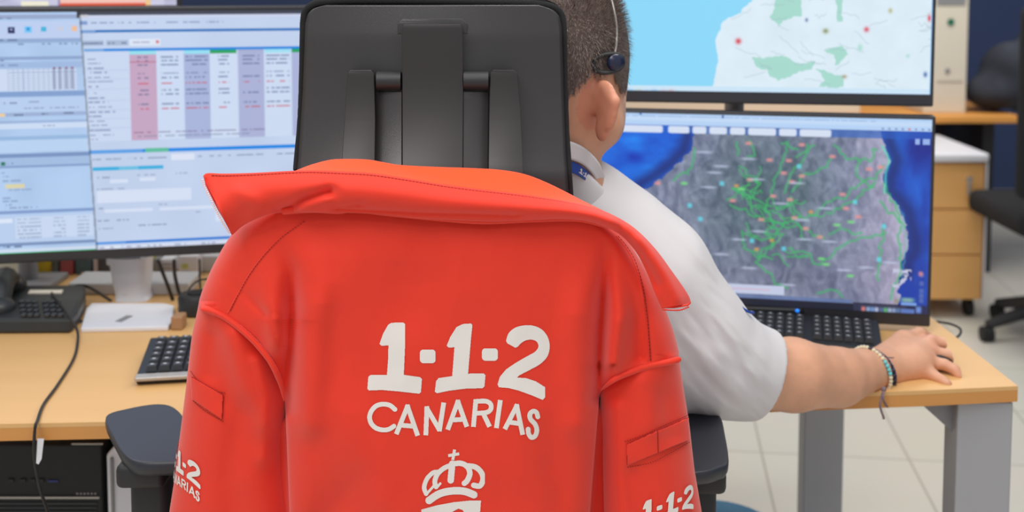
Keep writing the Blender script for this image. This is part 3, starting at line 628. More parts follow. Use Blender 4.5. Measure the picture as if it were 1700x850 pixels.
pts = spl([phtop(86, 490)+np.array([0, 0, .004]), phtop(96, 506)+np.array([0, 0, .006]), phtop(112, 528)+np.array([0, 0, .006]), Pz(128, 548, DZ+.012), Pz(128, 575, DZ+.003), Pz(120, 600, DZ+.003), Pz(95, 640, DZ+.003), Pz(72, 672, DZ+.003), Pz(62, 699, DZ+.004), P(59, 706, 1.499), P(57, 726, 1.497), P(57, 760, 1.50), P(66, 810, 1.53), P(84, 870, 1.56), P(90, 960, 1.6)], 8)
b = BM().tube(pts, .0022); b.ball(P(128, 541, 1.965), (.012, .014, .012)); tag(b.done('headset_cable', M_cable, smooth=True), 'thin black cable trailing from phone over the desk edge', 'cable')

# ------------------------------------------------------------------ things behind the wide monitor
def boxthing(name, label, cat, x0, y0, x1, y1, Y, d, m, z0=DZ, bevel=.003, extra=None):
    a = P(x0, y0, Y); c = P(x1, y1, Y); zb = z0 if z0 is not None else c[2]
    t = thing(name, label, cat, ((a[0]+c[0])/2, Y+d/2, zb))
    BM().box(((a[0]+c[0])/2, Y+d/2, (a[2]+zb)/2), (c[0]-a[0], d, a[2]-zb), bevel=bevel).done('body', m, t)
    if extra: extra(t, a, c)
    return t
def front_mark(t, x0, y0, x1, y1, Y, m, name='label_patch'):
    a = P(x0, y0, Y-.001); c = P(x1, y1, Y-.001)
    BM().box(((a[0]+c[0])/2, Y-.001, (a[2]+c[2])/2), (c[0]-a[0], .001, a[2]-c[2])).done(name, m, t)
o = BM().box((-1.15, 2.62, .55), (2.1, .04, 1.1)).done('partition_panel', M_beige); tag(o, 'beige low partition panel behind the left end of the desk', 'partition')
boxthing('storage_box', 'cream box at the far left behind the phone', 'box', -60, 430, 38, 480, 2.3, .1, M_crm)
cup = P(55, 480, 2.26); t = thing('cup', 'yellow cup standing behind the black phone', 'cup', (cup[0], 2.28, DZ))
BM().lathe((cup[0], 2.28, DZ), [(.026, 0), (.03, .005), (.034, .13), (.031, .13), (.028, .02)]).done('body', mat('yellow_plastic', (222, 190, 40), .5), t, smooth=True)
front_mark(t, 47, 455, 64, 465, 2.244, M_black, 'dark_band')
xs = [(77, 97, (120, 130, 124), 'grey green binder'), (99, 122, (190, 96, 98), 'red binder'), (124, 152, (84, 112, 124), 'blue grey binder'), (154, 163, (206, 196, 200), 'thin pale binder'), (164, 182, (78, 80, 88), 'dark grey binder')]
for i, (a, b_, c_, l_) in enumerate(xs):
    m = mat('binder_cover_'+l_.split()[0]+str(i), c_, .6)
    bt = boxthing('binder', f'{l_} in the row behind the white monitor stand', 'binder', a, 425+3*(i % 2), b_, 480, 2.28, .14, m, extra=lambda t, p, q: front_mark(t, (a+b_)/2-3, 452, (a+b_)/2+3, 470, 2.28, M_crm, 'spine_label')); bt['group'] = 'binders behind the monitor stand'
tag(BM().box((P(232, 500, 2.2)[0], 2.18, DZ+.011), (.23, .09, .022), bevel=.003).done('cable_tray', M_grp), 'flat light grey tray behind the white monitor stand', 'tray')
boxthing('booklet', 'yellow green booklet standing right of the white stand', 'booklet', 243, 430, 254, 482, 2.28, .12, mat('lime_cover', (160, 160, 60), .6))
boxthing('storage_box', 'slim dark grey upright box between booklets', 'box', 255, 430, 263, 484, 2.27, .1, M_legd)
boxthing('document_folder', 'white folder printed with grey lines beside the cables', 'folder', 265, 430, 288, 486, 2.28, .1, M_wht, extra=lambda t, p, q: [front_mark(t, 268, 438+k*6, 285, 440+k*6, 2.28, M_legd, 'printed_line') for k in range(7)])
boxthing('storage_box', 'white box with a small blue square mark behind the cables', 'box', 296, 425, 330, 505, 2.27, .12, M_wht, extra=lambda t, p, q: (front_mark(t, 303, 451, 314, 462, 2.27, M_blue, 'blue_mark'), front_mark(t, 302, 438, 312, 446, 2.27, mat('lime_mark', (196, 206, 120), .6), 'lime_mark')))
boxthing('storage_box', 'light grey box behind the left shoulder of the jacket', 'box', 332, 425, 420, 500, 2.30, .12, M_grp)
c = Pz(327, 520, DZ); t = thing('round_hub', 'small round black hub on the desk left of the jacket shoulder', 'hub', (c[0], c[1], DZ))
BM().lathe((c[0], c[1], DZ), [(.028, 0), (.032, .004), (.033, .03), (.03, .036), (.02, .037)]).done('body', M_dpl, t, smooth=True); BM().lathe((c[0], c[1], DZ+.037), [(.016, 0), (.016, .002)]).done('button', M_black, t)
tag(BM().box(tuple(Pz(297, 533, DZ+.012)), (.02, .03, .024), bevel=.003).done('wooden_block', mat('brown_wood', (170, 128, 92), .6)), 'small brown block between the monitor base and black puck', 'block')
for l_, pts in (('straight black cable plugged in left under the wide monitor', [P(262, 432, 2.06), P(275, 465, 2.08), P(287, 498, 2.1)]), ('thick black cable with plug dropping beside the white box', [P(289, 432, 2.06), P(290, 455, 2.07), P(297, 485, 2.08), P(304, 497, 2.08), P(298, 512, 2.03)]),
                ('thin looped cable arching over the black puck', [P(304, 497, 2.06), P(318, 475, 2.07), P(332, 465, 2.08), P(352, 463, 2.09)]), ('thin upright cable in front of the grey box', [P(331, 430, 2.1), P(332, 470, 2.1), P(335, 497, 2.08)])):
    tag(BM().tube(spl(pts, 8), .0034 if 'thin' not in l_ else .002).done('cable', M_cable, smooth=True), l_, 'cable')

# ------------------------------------------------------------------ under the desk, left
a = P(-110, 738, 1.78); c = P(172, 860, 1.78)
t = thing('desktop_computer', 'black computer case on a stand under the left desk', 'computer', ((a[0]+c[0])/2, 1.95, .25))
bev(BM().box(((a[0]+c[0])/2, 1.96, (a[2]+.25)/2), (c[0]-a[0], .36, a[2]-.25)).done('case', M_black, t), .004)
q_ = P(0, 826, 1.778); BM().box(((a[0]+c[0])/2, 1.778, q_[2]), (c[0]-a[0]-.01, .003, .003)).done('silver_trim', M_silv, t)
q_ = P(145, 737, 1.778); BM().box((q_[0], 1.778, q_[2]), (.05, .002, .002)).done('trim_line', M_silv, t)
for x in (18, 38, 55, 68): p_ = P(x, 798, 1.778); BM().box((p_[0], 1.779, p_[2]), (.009, .003, .005)).done('port', mat('port_black'+str(x), (4, 4, 5), .4), t)
p_ = P(88, 799, 1.778); BM().box((p_[0], 1.779, p_[2]), (.016, .002, .003)).done('indicator', mat('dim_blue', (40, 50, 120), .4), t)
for k in range(6): p_ = P(128+k*6, 820, 1.778); BM().box((p_[0], 1.779, p_[2]), (.003, .001, .003)).done('model_mark', M_legd, t)
for k in range(9): p_ = P(0, 836+k*7, 1.778); BM().box(((a[0]+c[0])/2, 1.779, p_[2]), (c[0]-a[0]-.02, .002, .002)).done('vent_slat', M_key, t)
tag(BM().box((-.88, 1.95, .125), (.46, .4, .25), bevel=.004).done('computer_stand', M_dpl), 'dark stand carrying the black computer case', 'stand')
a = P(176, 738, 1.76); f = [P(176, 756, 1.76), P(190, 740, 1.76), P(300, 738, 1.76), P(300, 738, 1.76)]
fr_ = [f[0], f[1], f[2], np.array([f[2][0], 1.76, 0]), np.array([f[0][0], 1.76, 0])]
t = thing('cabinet', 'white cabinet with chamfered corner beside the black computer', 'cabinet', ((f[0][0]+f[2][0])/2, 1.95, 0))
bev(BM().prism(fr_, [p+np.array([0, .4, 0]) for p in fr_]).done('body', M_wht, t), .004)
q_ = P(186, 800, 1.757); BM().box((q_[0], 1.758, .3), (.004, .004, .55)).done('door_edge', M_legd, t)
p0, p1 = P(66, 730, 1.55), P(61, 770, 1.555)
tag(BM().prism([P(62, 728, 1.499), P(73, 728, 1.499), P(69, 762, 1.499), P(64, 771, 1.499), P(60, 769, 1.499)], [P(62, 728, 1.501), P(73, 728, 1.501), P(69, 762, 1.501), P(64, 771, 1.501), P(60, 769, 1.501)]).done('cable_tie', M_wht), 'white cable tie hanging under the left desk edge', 'cable tie')

# ------------------------------------------------------------------ right: mouse, cable, bin
c = P(1560, 590, 1.735)
t = thing('computer_mouse', 'black computer mouse under the right hand', 'mouse', (c[0], 1.76, DZ))
BM().ball((c[0]-.018, 1.738, DZ+.0115), (.040, .027, .0115)).done('shell', M_dpl, t, smooth=True); BM().cyl((c[0]+.005, 1.732, DZ+.018), (c[0]+.005, 1.744, DZ+.018), .005).done('scroll_wheel', M_key, t)
pts = spl([Pz(1525, 550, DZ+.003), Pz(1552, 539, DZ+.003), Pz(1562, 552, DZ+.003), Pz(1570, 562, DZ+.003), Pz(1560, 561, DZ+.004)], 8)
pts = np.concatenate([spl([P(1546, 533, 2.0), P(1575, 537, 1.99), P(1592, 544, 1.97), P(1595, 552, 1.95), P(1588, 560, 1.93), P(1573, 562, 1.92), P(1567, 557, 1.92), P(1556, 543, 1.96), P(1540, 534, 2.0)], 8)])
tag(BM().tube(pts, .0022).done('mouse_cable', M_cable, smooth=True), 'black cable looping beside the right desk edge behind the hand', 'cable')
c = Pz(1185, 874, .30); t = thing('waste_bin', 'round bright blue bin on the floor below the right armrest', 'bin', (c[0], c[1], 0))
BM().lathe((c[0], c[1], 0), [(.09, 0), (.095, .004), (.118, .27), (.118, .275)]).done('body', M_blue, t, smooth=True)
BM().lathe((c[0], c[1], .275), [(.124, 0), (.125, .012), (.122, .02), (.06, .026)]).done('lid', M_blue, t, smooth=True)

# ------------------------------------------------------------------ far background right
t = thing('office_desk', 'distant orange wood desk with dark panel at the far right', 'desk', (1.2, 5.0, 0))
a = Pz(1694, 192, .73); 
bev(BM().box(((a[0]-1.2)/2, 5.25, .715), (a[0]+1.2, .8, .03)).done('desktop', M_woodf, t), .004)
BM().box(((a[0]-1.3)/2, 5.35, .45), (a[0]+1.0, .03, .5)).done('modesty_panel', mat('navy_panel', (38, 42, 60), .8), t)
for x in (a[0]-.06, -1.1): BM().box((x, 5.3, .35), (.05, .5, .7)).done('leg', M_dpl, t)
c = P(1582, 190, 4.98); 
t = thing('computer_tower', 'cream tower with green emblem standing on the distant desk', 'computer', (c[0]-.02, 5.1, .73))
xa, xb = P(1535, 100, 4.95)[0], P(1606, 100, 4.95)[0]
bev(BM().box(((xa+xb)/2, 5.12, .73+.3), (xb-xa, .34, .60)).done('case', M_crm, t), .006)
for nm, x0, y0, x1, y1, m in (('dark_panel', 1556, -10, 1603, 8, M_legd), ('green_emblem', 1573, 30, 1584, 43, mat('dark_green', (30, 110, 80), .5)), ('power_button', 1569, 113, 1577, 122, M_legd), ('groove', 1556, 131, 1598, 135, M_beige)):
    p, q_ = P(x0, y0, 4.948), P(x1, y1, 4.948)
    if nm in ('green_emblem', 'power_button'): BM().cyl(((p[0]+q_[0])/2, 4.95, (p[2]+q_[2])/2), ((p[0]+q_[0])/2, 4.945, (p[2]+q_[2])/2), (q_[0]-p[0])/2).done(nm, m, t)
    else: BM().box(((p[0]+q_[0])/2, 4.948, (p[2]+q_[2])/2), (q_[0]-p[0], .004, p[2]-q_[2])).done(nm, m, t)
boxthing('printer', 'low cream printer on the distant desk seen between the right monitors', 'printer', 1000, 150, 1428, 190, 4.95, .35, M_crm, extra=lambda t, p, q: front_mark(t, 1050, 160, 1380, 164, 4.95, M_legd, 'paper_slot'))
# pedestal
yP = 4.35; a = P(1500, 257, yP); c = P(1634, 510, yP)
t = thing('drawer_pedestal', 'light wood drawer pedestal with cream top and castors', 'drawer unit', ((a[0]+c[0])/2, yP+.25, 0))
zt, zb = a[2], .075; w = c[0]-a[0]; xc = (a[0]+c[0])/2
BM().box((xc, yP+.26, (zt+zb)/2-.01), (w-.01, .48, zt-zb-.02)).done('carcass', M_pedw, t)
bev(BM().box((xc, yP+.25, zt-.012), (w, .52, .035)).done('top_panel', M_wht, t), .01)
for k in range(3):
    h = (zt-zb-.035)/3; z = zb+h*(k+.5)
    d_ = bev(BM().box((xc-.004, yP+.015, z), (w-.02, .02, h-.006)).done('drawer', M_pedw, t), .002)
    BM().box((xc-.12, yP+.002, z+h*.3), (.09, .01, .012)).done('handle', M_silv, d_)
    if k == 2: BM().cyl((xc+.09, yP+.005, z+.03), (xc+.09, yP-.008, z+.03), .011).box((xc+.088, yP-.01, z-.005), (.014, .004, .05), bevel=.002).done('lock', M_silv, d_, smooth=True)
BM().box((c[0]-.004, yP+.25, (zt+zb)/2), (.006, .5, zt-zb)).done('side_edge', M_wht, t)
for x in (-1, 1):
    for y in (.06, .44): BM().cyl((xc+x*w*.38-.012, yP+y, .035), (xc+x*w*.38+.012, yP+y, .035), .035).cyl((xc+x*w*.38, yP+y, .03), (xc+x*w*.38, yP+y, .085), .01).done('castor', M_black, t)
# distant chair
def far_chair(x, y, label):
    t = thing('office_chair', label, 'chair', (x, y, 0))
    BM().box((x, y, .47), (.5, .48, .09), bevel=.035, seg=4).done('seat', M_fab, t, smooth=True)
    BM().box((x+.0, y-.26, .90), (.56, .07, .66), bevel=.03, seg=4).done('backrest', M_fab, t, smooth=True)
    BM().cyl((x, y, .1), (x, y, .43), .028).done('gas_lift', M_dpl, t, smooth=True)
    for k in range(5):
        th = PI+.12+k*2*PI/5; e = (x+.27*math.cos(th), y+.27*math.sin(th), .06)
        BM().tube([(x, y, .11), ((x+e[0])/2, (y+e[1])/2, .1), e], [.03, .025, .018]).done('base_spoke', M_dpl, t, smooth=True)
        BM().cyl((e[0]-.02, e[1], .028), (e[0]+.02, e[1], .028), .028).done('castor', M_black, t, smooth=True)
    for s in ():
        BM().box((x+s*.28, y, .68), (.06, .26, .03), bevel=.012).done('armrest', M_dpl, t, smooth=True); BM().tube([(x+s*.22, y, .45), (x+s*.28, y, .5), (x+s*.28, y, .67)], .018).done('arm_post', M_dpl, t, smooth=True)
far_chair(2.0, 4.12, 'black office chair at the right edge beside the drawer pedestal')
s = SDF((1.85, 4.8, .7), (2.6, 5.5, 1.25), .012)
s.ell((2.36, 5.1, .86), (.26, .18, .15)).ell((2.22, 5.05, .92), (.14, .12, .12), k=.05).ell((2.4, 5.1, 1.02), (.14, .12, .13), k=.05).ell((2.12, 5.02, .82), (.12, .1, .08), k=.05)
V, Qd = s.mesh('bag'); o = link('bag', npmesh('bag', V, Qd), mat('soft_black_cloth', (30, 32, 42), .9, noise=((6, 6, 6), .2, (58, 62, 72))), smooth=True); tag(o, 'slumped black bag on the distant desk', 'bag')
s = SDF((1.75, 3.85, .3), (2.5, 4.2, 1.1), .012); s.ell((2.1, 3.82+.16, .78), (.2, .07, .22)).ell((2.16, 3.98, .55), (.17, .06, .2), k=.06)
c = P(1655, 470, 5.2); tag(BM().box((c[0]-.03, 5.6, .06), (.12, .2, .12), bevel=.02).done('shoe_box', mat('dark_red', (150, 50, 56), .7)), 'dark red box on the floor under the distant desk', 'box')

# ------------------------------------------------------------------ CHAIR
CX = float(P(720, 200, 1.25)[0])
ch = thing('operator_chair', 'black high-back swivel chair carrying the orange jacket', 'chair', (CX, 1.45, 0))
def rowsurf(ys, Lx, Rx, Df, nu=60, ext=None):
    ys = np.asarray(ys, float); u = np.linspace(0, 1, nu); px = Lx(ys)[:, None]+(Rx(ys)-Lx(ys))[:, None]*u[None]; py = np.repeat(ys[:, None], nu, 1)
    return P(px, py, Df(px, py))
def I(pts, sg=6):
    p = np.array(sorted(pts), float); g = np.arange(p[0, 0]-40, p[-1, 0]+40, .5); v = np.interp(g, p[:, 0], p[:, 1])
    k = np.exp(-.5*(np.arange(-60, 61)*.5/sg)**2); k /= k.sum(); v = np.convolve(np.pad(v, 60, mode='edge'), k, 'valid')
    return lambda y: np.interp(y, g, v)
HL = I([(9, 548), (11, 532), (16, 520), (24, 513), (40, 509), (150, 505), (270, 497), (345, 490)], 1.5)
HR = I([(9, 890), (13, 908), (19, 920), (28, 927), (46, 931), (150, 934), (260, 938), (345, 944)], 1.5)
HB = lambda py: .040*(np.clip(np.asarray(py, float)-110, 0, 180)/195)**2
DH = lambda px, py: 1.270+.030*((px-720)/215)**2+.00012*np.clip(60-py, 0, 99)-HB(py)
ys = np.concatenate([np.linspace(9, 40, 14), np.linspace(46, 345, 40)])
X = rowsurf(ys, HL, HR, DH, 70); o = link('headrest_shell', grid('headrest_shell', X), M_shell, ch, smooth=True); solid(o, .006, 1)
o.modifiers[0].offset = 0
# cushion, a few millimetres bigger, bulging forward
cl = I([(-6, 560), (-5, 540), (1, 520), (10, 508), (24, 503), (150, 499), (270, 492), (345, 486)], 1.5)
cr = I([(-6, 880), (-2, 904), (6, 923), (16, 933), (30, 937), (150, 939), (260, 943), (345, 949)], 1.5)
ys = np.concatenate([np.linspace(-6, 24, 14), np.linspace(30, 345, 30)])
a = rowsurf(ys, cl, cr, lambda px, py: DH(px, py)+.006, 60)
b_ = rowsurf(ys, cl, cr, lambda px, py: DH(px, py)+.024, 60)
c_ = rowsurf(ys, lambda y: cl(y)+16, lambda y: cr(y)-16, lambda px, py: DH(px, py)+.055, 60)
me = grid('headrest_cushion', np.concatenate([a.transpose(1, 0, 2)[:1], b_.transpose(1, 0, 2)[:1], c_.transpose(1, 0, 2), b_.transpose(1, 0, 2)[-1:], a.transpose(1, 0, 2)[-1:], a.transpose(1, 0, 2)[::-1]]))
o = link('headrest_cushion', me, M_fab, ch, smooth=True); o['label'] = 'black mesh fabric cushion rim'
capr = BM().tube([P(x, y, float(DH(x, y))+.006) for x, y in spl([(489, 335), (494, 270), (500, 200), (503, 120), (504, 60), (505, 30), (510, 16), (523, 7), (545, 3), (600, 1), (720, 2), (850, 5), (896, 8), (920, 14), (932, 27), (935, 60), (936, 120), (938, 200), (942, 270), (946, 335)], 6)], .0046, n=10); capr.done('cushion_piping', M_fab, ch, smooth=True)
def dens(poly):
    out = []
    for (a, b), (c, d) in zip(poly, poly[1:]+poly[:1]):
        n = max(1, int(abs(d-b)/14)); out += [(a+(c-a)*k/n, b+(d-b)*k/n) for k in range(n)]
    return out
def slab(name, poly, Yf, Yb, m, bw=.003, n=3, pad=0, par=None):
    # left and right chains are meshed row by row so that the plate can follow the bent shell
    ys = sorted({y for _, y in poly}); ys = np.unique(np.concatenate([ys, np.arange(ys[0]+1, ys[-1], 12.)])); L = []; R = []
    for y in ys:
        xs_ = []
        for (a, b), (c, d) in zip(poly, poly[1:]+poly[:1]):
            if min(b, d)-1e-6 <= y <= max(b, d)+1e-6:
                xs_ += [a, c] if abs(b-d) < 1e-6 else [a+(c-a)*(y-b)/(d-b)]
        L.append(min(xs_)); R.append(max(xs_))
    g = lambda x, y: (Yf(x, y) if callable(Yf) else Yf)-HB(y); b = BM(); F_ = []; B_ = []
    for y, l, r_ in zip(ys, L, R):
        F_.append([b.b.verts.new(P(x, y, float(g(x, y)))) for x in (l, r_)]); B_.append([b.b.verts.new(P(x, y, Yb)) for x in (l, r_)])
    for k in range(len(ys)-1):
        b.b.faces.new((F_[k][0], F_[k][1], F_[k+1][1], F_[k+1][0])); b.b.faces.new((B_[k][0], B_[k+1][0], B_[k+1][1], B_[k][1]))
        b.b.faces.new((F_[k][0], F_[k+1][0], B_[k+1][0], B_[k][0])); b.b.faces.new((F_[k][1], B_[k][1], B_[k+1][1], F_[k+1][1]))
    b.b.faces.new((F_[0][0], B_[0][0], B_[0][1], F_[0][1])); b.b.faces.new((F_[-1][0], F_[-1][1], B_[-1][1], B_[-1][0]))
    o = b.done(name, m, par or ch); bev(o, bw, n); o.data.shade_smooth(); return o
slab('spine_plate', [(667, 47), (671, 40), (764, 40), (768, 47), (769, 150), (768, 345), (668, 345), (668, 150)], 1.255, 1.29, M_rib, .003)
o = slab('spine_surround', [(660, 40), (668, 31), (767, 31), (776, 40), (776, 56), (660, 56)], 1.2685, 1.29, M_shell, .006)
slab('rib', [(577, 122), (582, 116), (616, 116), (621, 122), (623, 200), (621, 345), (562, 345), (568, 260), (573, 180)], 1.2555, 1.295, M_rib, .003)
slab('rib', [(814, 122), (819, 116), (853, 116), (859, 122), (864, 180), (868, 260), (871, 345), (810, 345), (812, 200)], 1.2555, 1.295, M_rib, .003)
slab('side_panel', [(622, 152), (667, 152), (667, 345), (620, 345)], lambda x, y: 1.262+(.007 if x < 650 else -.002), 1.29, M_shell, .002)
slab('side_panel', [(769, 152), (811, 152), (810, 345), (769, 345)], lambda x, y: 1.260+(.007 if x > 790 else -.002), 1.29, M_shell, .002)
for x0, x1 in ((626, 666), (770, 811)):
    BM().cyl(P(x0, 134, 1.262), P(x1, 134, 1.262), .0105).done('hinge_pin', M_dpl, ch, smooth=True)
# backrest hidden by the jacket, seat, arms, base
BM().box((CX, 1.30, .84), (.40, .05, .46), bevel=.02, seg=4).done('backrest', M_fab, ch, smooth=True)
BM().box((CX, 1.345, 1.07), (.12, .03, .22), bevel=.008).done('headrest_post', M_dpl, ch)
BM().box((CX, 1.57, .475), (.5, .5, .09), bevel=.035, seg=4).done('seat', M_fab, ch, smooth=True)
BM().box((CX, 1.36, .52), (.1, .12, .2), bevel=.01).done('back_bracket', M_dpl, ch)
BM().cyl((CX, 1.55, .09), (CX, 1.55, .44), .03).done('gas_lift', M_dpl, ch, smooth=True)
for k in range(5):
    th = .3+k*2*PI/5; e = (CX+.3*math.cos(th), 1.55+.3*math.sin(th), .065)
    BM().tube([(CX, 1.55, .12), ((CX+e[0])/2, (1.55+e[1])/2, .11), e], [.035, .027, .02]).done('base_spoke', M_dpl, ch, smooth=True)
    BM().cyl((e[0]-.022, e[1], .03), (e[0]+.022, e[1], .03), .03).done('castor', M_black, ch, smooth=True)
AZ = .757
def armpad(poly, side, zt):
    tp_ = [Pz(x, y, zt) for x, y in poly]; tp_ = list(spl(tp_, 5, close=True)); cen = np.mean(tp_, 0)
    f = []; V = []
    prof = [(1.0, 0), (1.012, -.004), (1.0, -.010), (.93, -.018), (.78, -.024)]
    V = np.array([[cen+(p-cen)*np.array([s_, s_, 1])+np.array([0, 0, dz]) for p in tp_] for s_, dz in [(.0, .001), (.5, .001), (.93, .0012), (.98, .0008)]+prof+[(0, -.024)]])
    V[0] = V[0]; o = link('armrest', grid('armrest', V, True), M_pad, ch, smooth=True); return cen
c1 = armpad([(176, 692), (215, 678), (262, 671), (290, 678), (312, 705), (325, 745), (322, 764), (280, 768), (232, 768), (208, 757), (190, 730)], -1, AZ)
c2 = armpad([(1085, 690), (1120, 684), (1165, 684), (1194, 690), (1204, 725), (1209, 766), (1196, 776), (1165, 784), (1110, 784), (1092, 740)], 1, AZ)
for c_, sg in ((c1, -1), (c2, 1)):
    b = BM(); b.box((c_[0]+.0*sg, c_[1]+.0, AZ-.03), (.06, .12, .03), bevel=.008)
    b.box((c_[0]-sg*.0, c_[1]+.01, AZ-.14), (.05, .075, .22), bevel=.012); b.tube([(c_[0], c_[1]+.02, AZ-.22), (c_[0]-sg*.01, c_[1]+.04, .5), (CX+sg*.2, 1.5, .44)], .022)
    b.done('arm_post', M_dpl, ch, smooth=True)

# ------------------------------------------------------------------ JACKET
jk = thing('jacket', 'bright orange-red work jacket with white emergency number print hung over the chair', 'jacket', (CX, 1.22, .5))
RID = [([(470, 405), (484, 450), (486, 520), (480, 600), (474, 680)], 15, .016), ([(520, 420), (532, 470), (520, 560), (515, 700)], 26, -.008), ([(440, 440), (450, 500), (462, 570)], 18, -.008),
       ([(600, 780), (560, 830), (520, 900)], 36, .008), ([(560, 620), (590, 720), (660, 860)], 45, -.005), ([(1006, 400), (1001, 480), (996, 560), (993, 660)], 13, .018), ([(1018, 440), (1030, 520), (1018, 600)], 16, -.008),
       ([(1046, 452), (1058, 520), (1060, 590)], 14, .006), ([(965, 440), (955, 560), (958, 700)], 28, -.007), ([(830, 400), (860, 560), (880, 900)], 60, -.004), ([(700, 420), (680, 500)], 60, .004), ([(900, 700), (940, 860)], 30, .005),
       ([(380, 470), (400, 440), (440, 410)], 12, -.004), ([(370, 455), (400, 480), (440, 520)], 9, .004)]
def DA(px, py):
    px = np.asarray(px, float); py = np.asarray(py, float)
    d = 1.192+.030*(np.abs(px-740)/400)**2.2
    d = d+.018*np.clip((430-py)/90, 0, 1)**1.5*(1-.5*np.clip(np.abs(px-740)/400, 0, 1))
    for p, w, a in RID: d = d+1.7*a*np.exp(-(pdist(px, py, p)/w)**2)*np.clip((py-p[0][1]+w)/110, 0, 1)**1.3
    return d+.009*(fbm(px/95, py/150, 77, 3)-.5)
JL = I([(335, 470), (350, 425), (375, 396), (410, 372), (445, 353), (480, 338), (508, 329), (518, 338), (526, 362), (540, 396), (560, 424), (590, 450), (620, 465), (660, 474), (720, 477), (900, 484), (1250, 470)])
JR = I([(335, 930), (352, 985), (372, 1020), (400, 1042), (450, 1072), (500, 1098), (550, 1117), (596, 1129), (600, 1122), (605, 1090), (612, 1060), (625, 1025), (640, 1002), (655, 994), (700, 990), (850, 978), (900, 975), (1250, 960)])
def body_surf():
    ys = np.concatenate([np.arange(335, 500, 4), np.arange(500, 530, 1.5), np.arange(530, 590, 4), np.arange(590, 660, 1.5), np.arange(660, 920, 5), np.arange(930, 1251, 20)]).astype(float)
    nu = 260; u = np.linspace(0, 1, nu); Lx, Rx = JL(ys), JR(ys); px = Lx[:, None]+(Rx-Lx)[:, None]*u; py = np.repeat(ys[:, None], nu, 1)
    D = DA(px, py); el = px-Lx[:, None]; er = Rx[:, None]-px
    wl = np.interp(ys, [330, 500, 512, 640, 665, 900], [1, 1, .1, .1, .55, .7])[:, None]; wr = np.interp(ys, [330, 585, 600, 640, 660, 900], [1, 1, .1, .2, .6, .8])[:, None]
    for e, w, rr in ((el, wl, 42), (er, wr, 36)):
        t = np.clip(1-e/rr, 0, 1); D = D+.045*w*(1-np.sqrt(np.clip(1-t*t, 0, 1)))
    X = P(px, py, D)
    def wrap(edge, sgn, Lx, w):      # the sides fold forward round the chair
        out = []
        for k, (dx, dd) in enumerate(((-1, .010), (3, .020), (14, .028), (34, .034), (60, .038))):
            s_ = np.interp(ys, [330, 640, 700, 1250], [-.35, -.35, 1, 1])*sgn
            out.append(P(Lx+s_*dx*(1 if k > 1 else 0), ys, edge+dd*1.0))
        return np.stack(out, 1)
    Lw = wrap(D[:, 0], -1, Lx, wl); Rw = wrap(D[:, -1], 1, Rx, wr)
    return np.concatenate([Lw[:, ::-1], X, Rw], 1)
o = link('back_panel', grid('back_panel', body_surf()), M_red, jk, smooth=True); solid(o, .002, 0)
# sleeves as soft tubes
LS = (I([(505, 330), (518, 327), (560, 318), (640, 309), (720, 299), (800, 289), (850, 281), (1000, 270), (1200, 280)]), I([(505, 380), (530, 425), (570, 455), (610, 474), (650, 481), (690, 474), (740, 467), (800, 470), (850, 477), (1000, 480), (1200, 440)]))
RS = (I([(590, 1060), (610, 1025), (640, 996), (680, 996), (720, 1000), (780, 1001), (850, 1003), (1000, 1010), (1200, 1030)]), I([(590, 1127), (600, 1128), (640, 1134), (700, 1144), (780, 1153), (850, 1165), (1000, 1185), (1200, 1180)]))
SR = {0: [([(385, 560), (405, 620), (440, 700)], 22, -.006), ([(350, 560), (345, 620)], 16, .004), ([(430, 600), (446, 660), (440, 760)], 14, -.006), ([(400, 690), (380, 800), (400, 900)], 26, .005), ([(365, 560), (372, 660)], 22, .003)],
      1: [([(1072, 640), (1078, 700)], 24, -.003), ([(1020, 680), (1025, 760), (1030, 860)], 16, -.005), ([(1050, 790), (1070, 850)], 20, .004), ([(1108, 660), (1116, 720)], 18, .003)]}
SC = {0: (LS, 1.272, .052), 1: (RS, 1.262, .05)}
def sleeve_pt(i, th, py, off=0):
    (L, R), dc, b = SC[i]; py = np.asarray(py, float); cx = (L(py)+R(py))/2; a = (R(py)-L(py))/2
    px = cx+a*np.sin(th); D = dc-b*np.cos(th)
    for p, w, am in SR[i]: D = D+1.6*am*np.exp(-(pdist(px, py, p)/w)**2)*np.clip(np.cos(th), 0, 1)
    D = D+.006*(fbm(px/60+40*i, py/80, 91, 2)-.4)*np.clip(np.cos(th), 0, 1)
    return P(px+off*1500*np.sin(th), py, D-off*np.cos(th))
def sleeve_px(i, px, py, off=0):
    (L, R), dc, b = SC[i]; cx = (L(py)+R(py))/2; a = (R(py)-L(py))/2
    return sleeve_pt(i, np.arcsin(np.clip((px-cx)/a, -1, 1)), py, off)
for i, y0 in ((0, 505), (1, 590)):
    ys = np.concatenate([np.linspace(y0, 900, 110), np.linspace(910, 1180, 20)]); th = np.linspace(-PI, PI, 120, endpoint=False)
    T, Y = np.meshgrid(th, ys); X = sleeve_pt(i, T, Y)
    o = link('sleeve', grid('sleeve', X, True), M_red, jk, smooth=True)
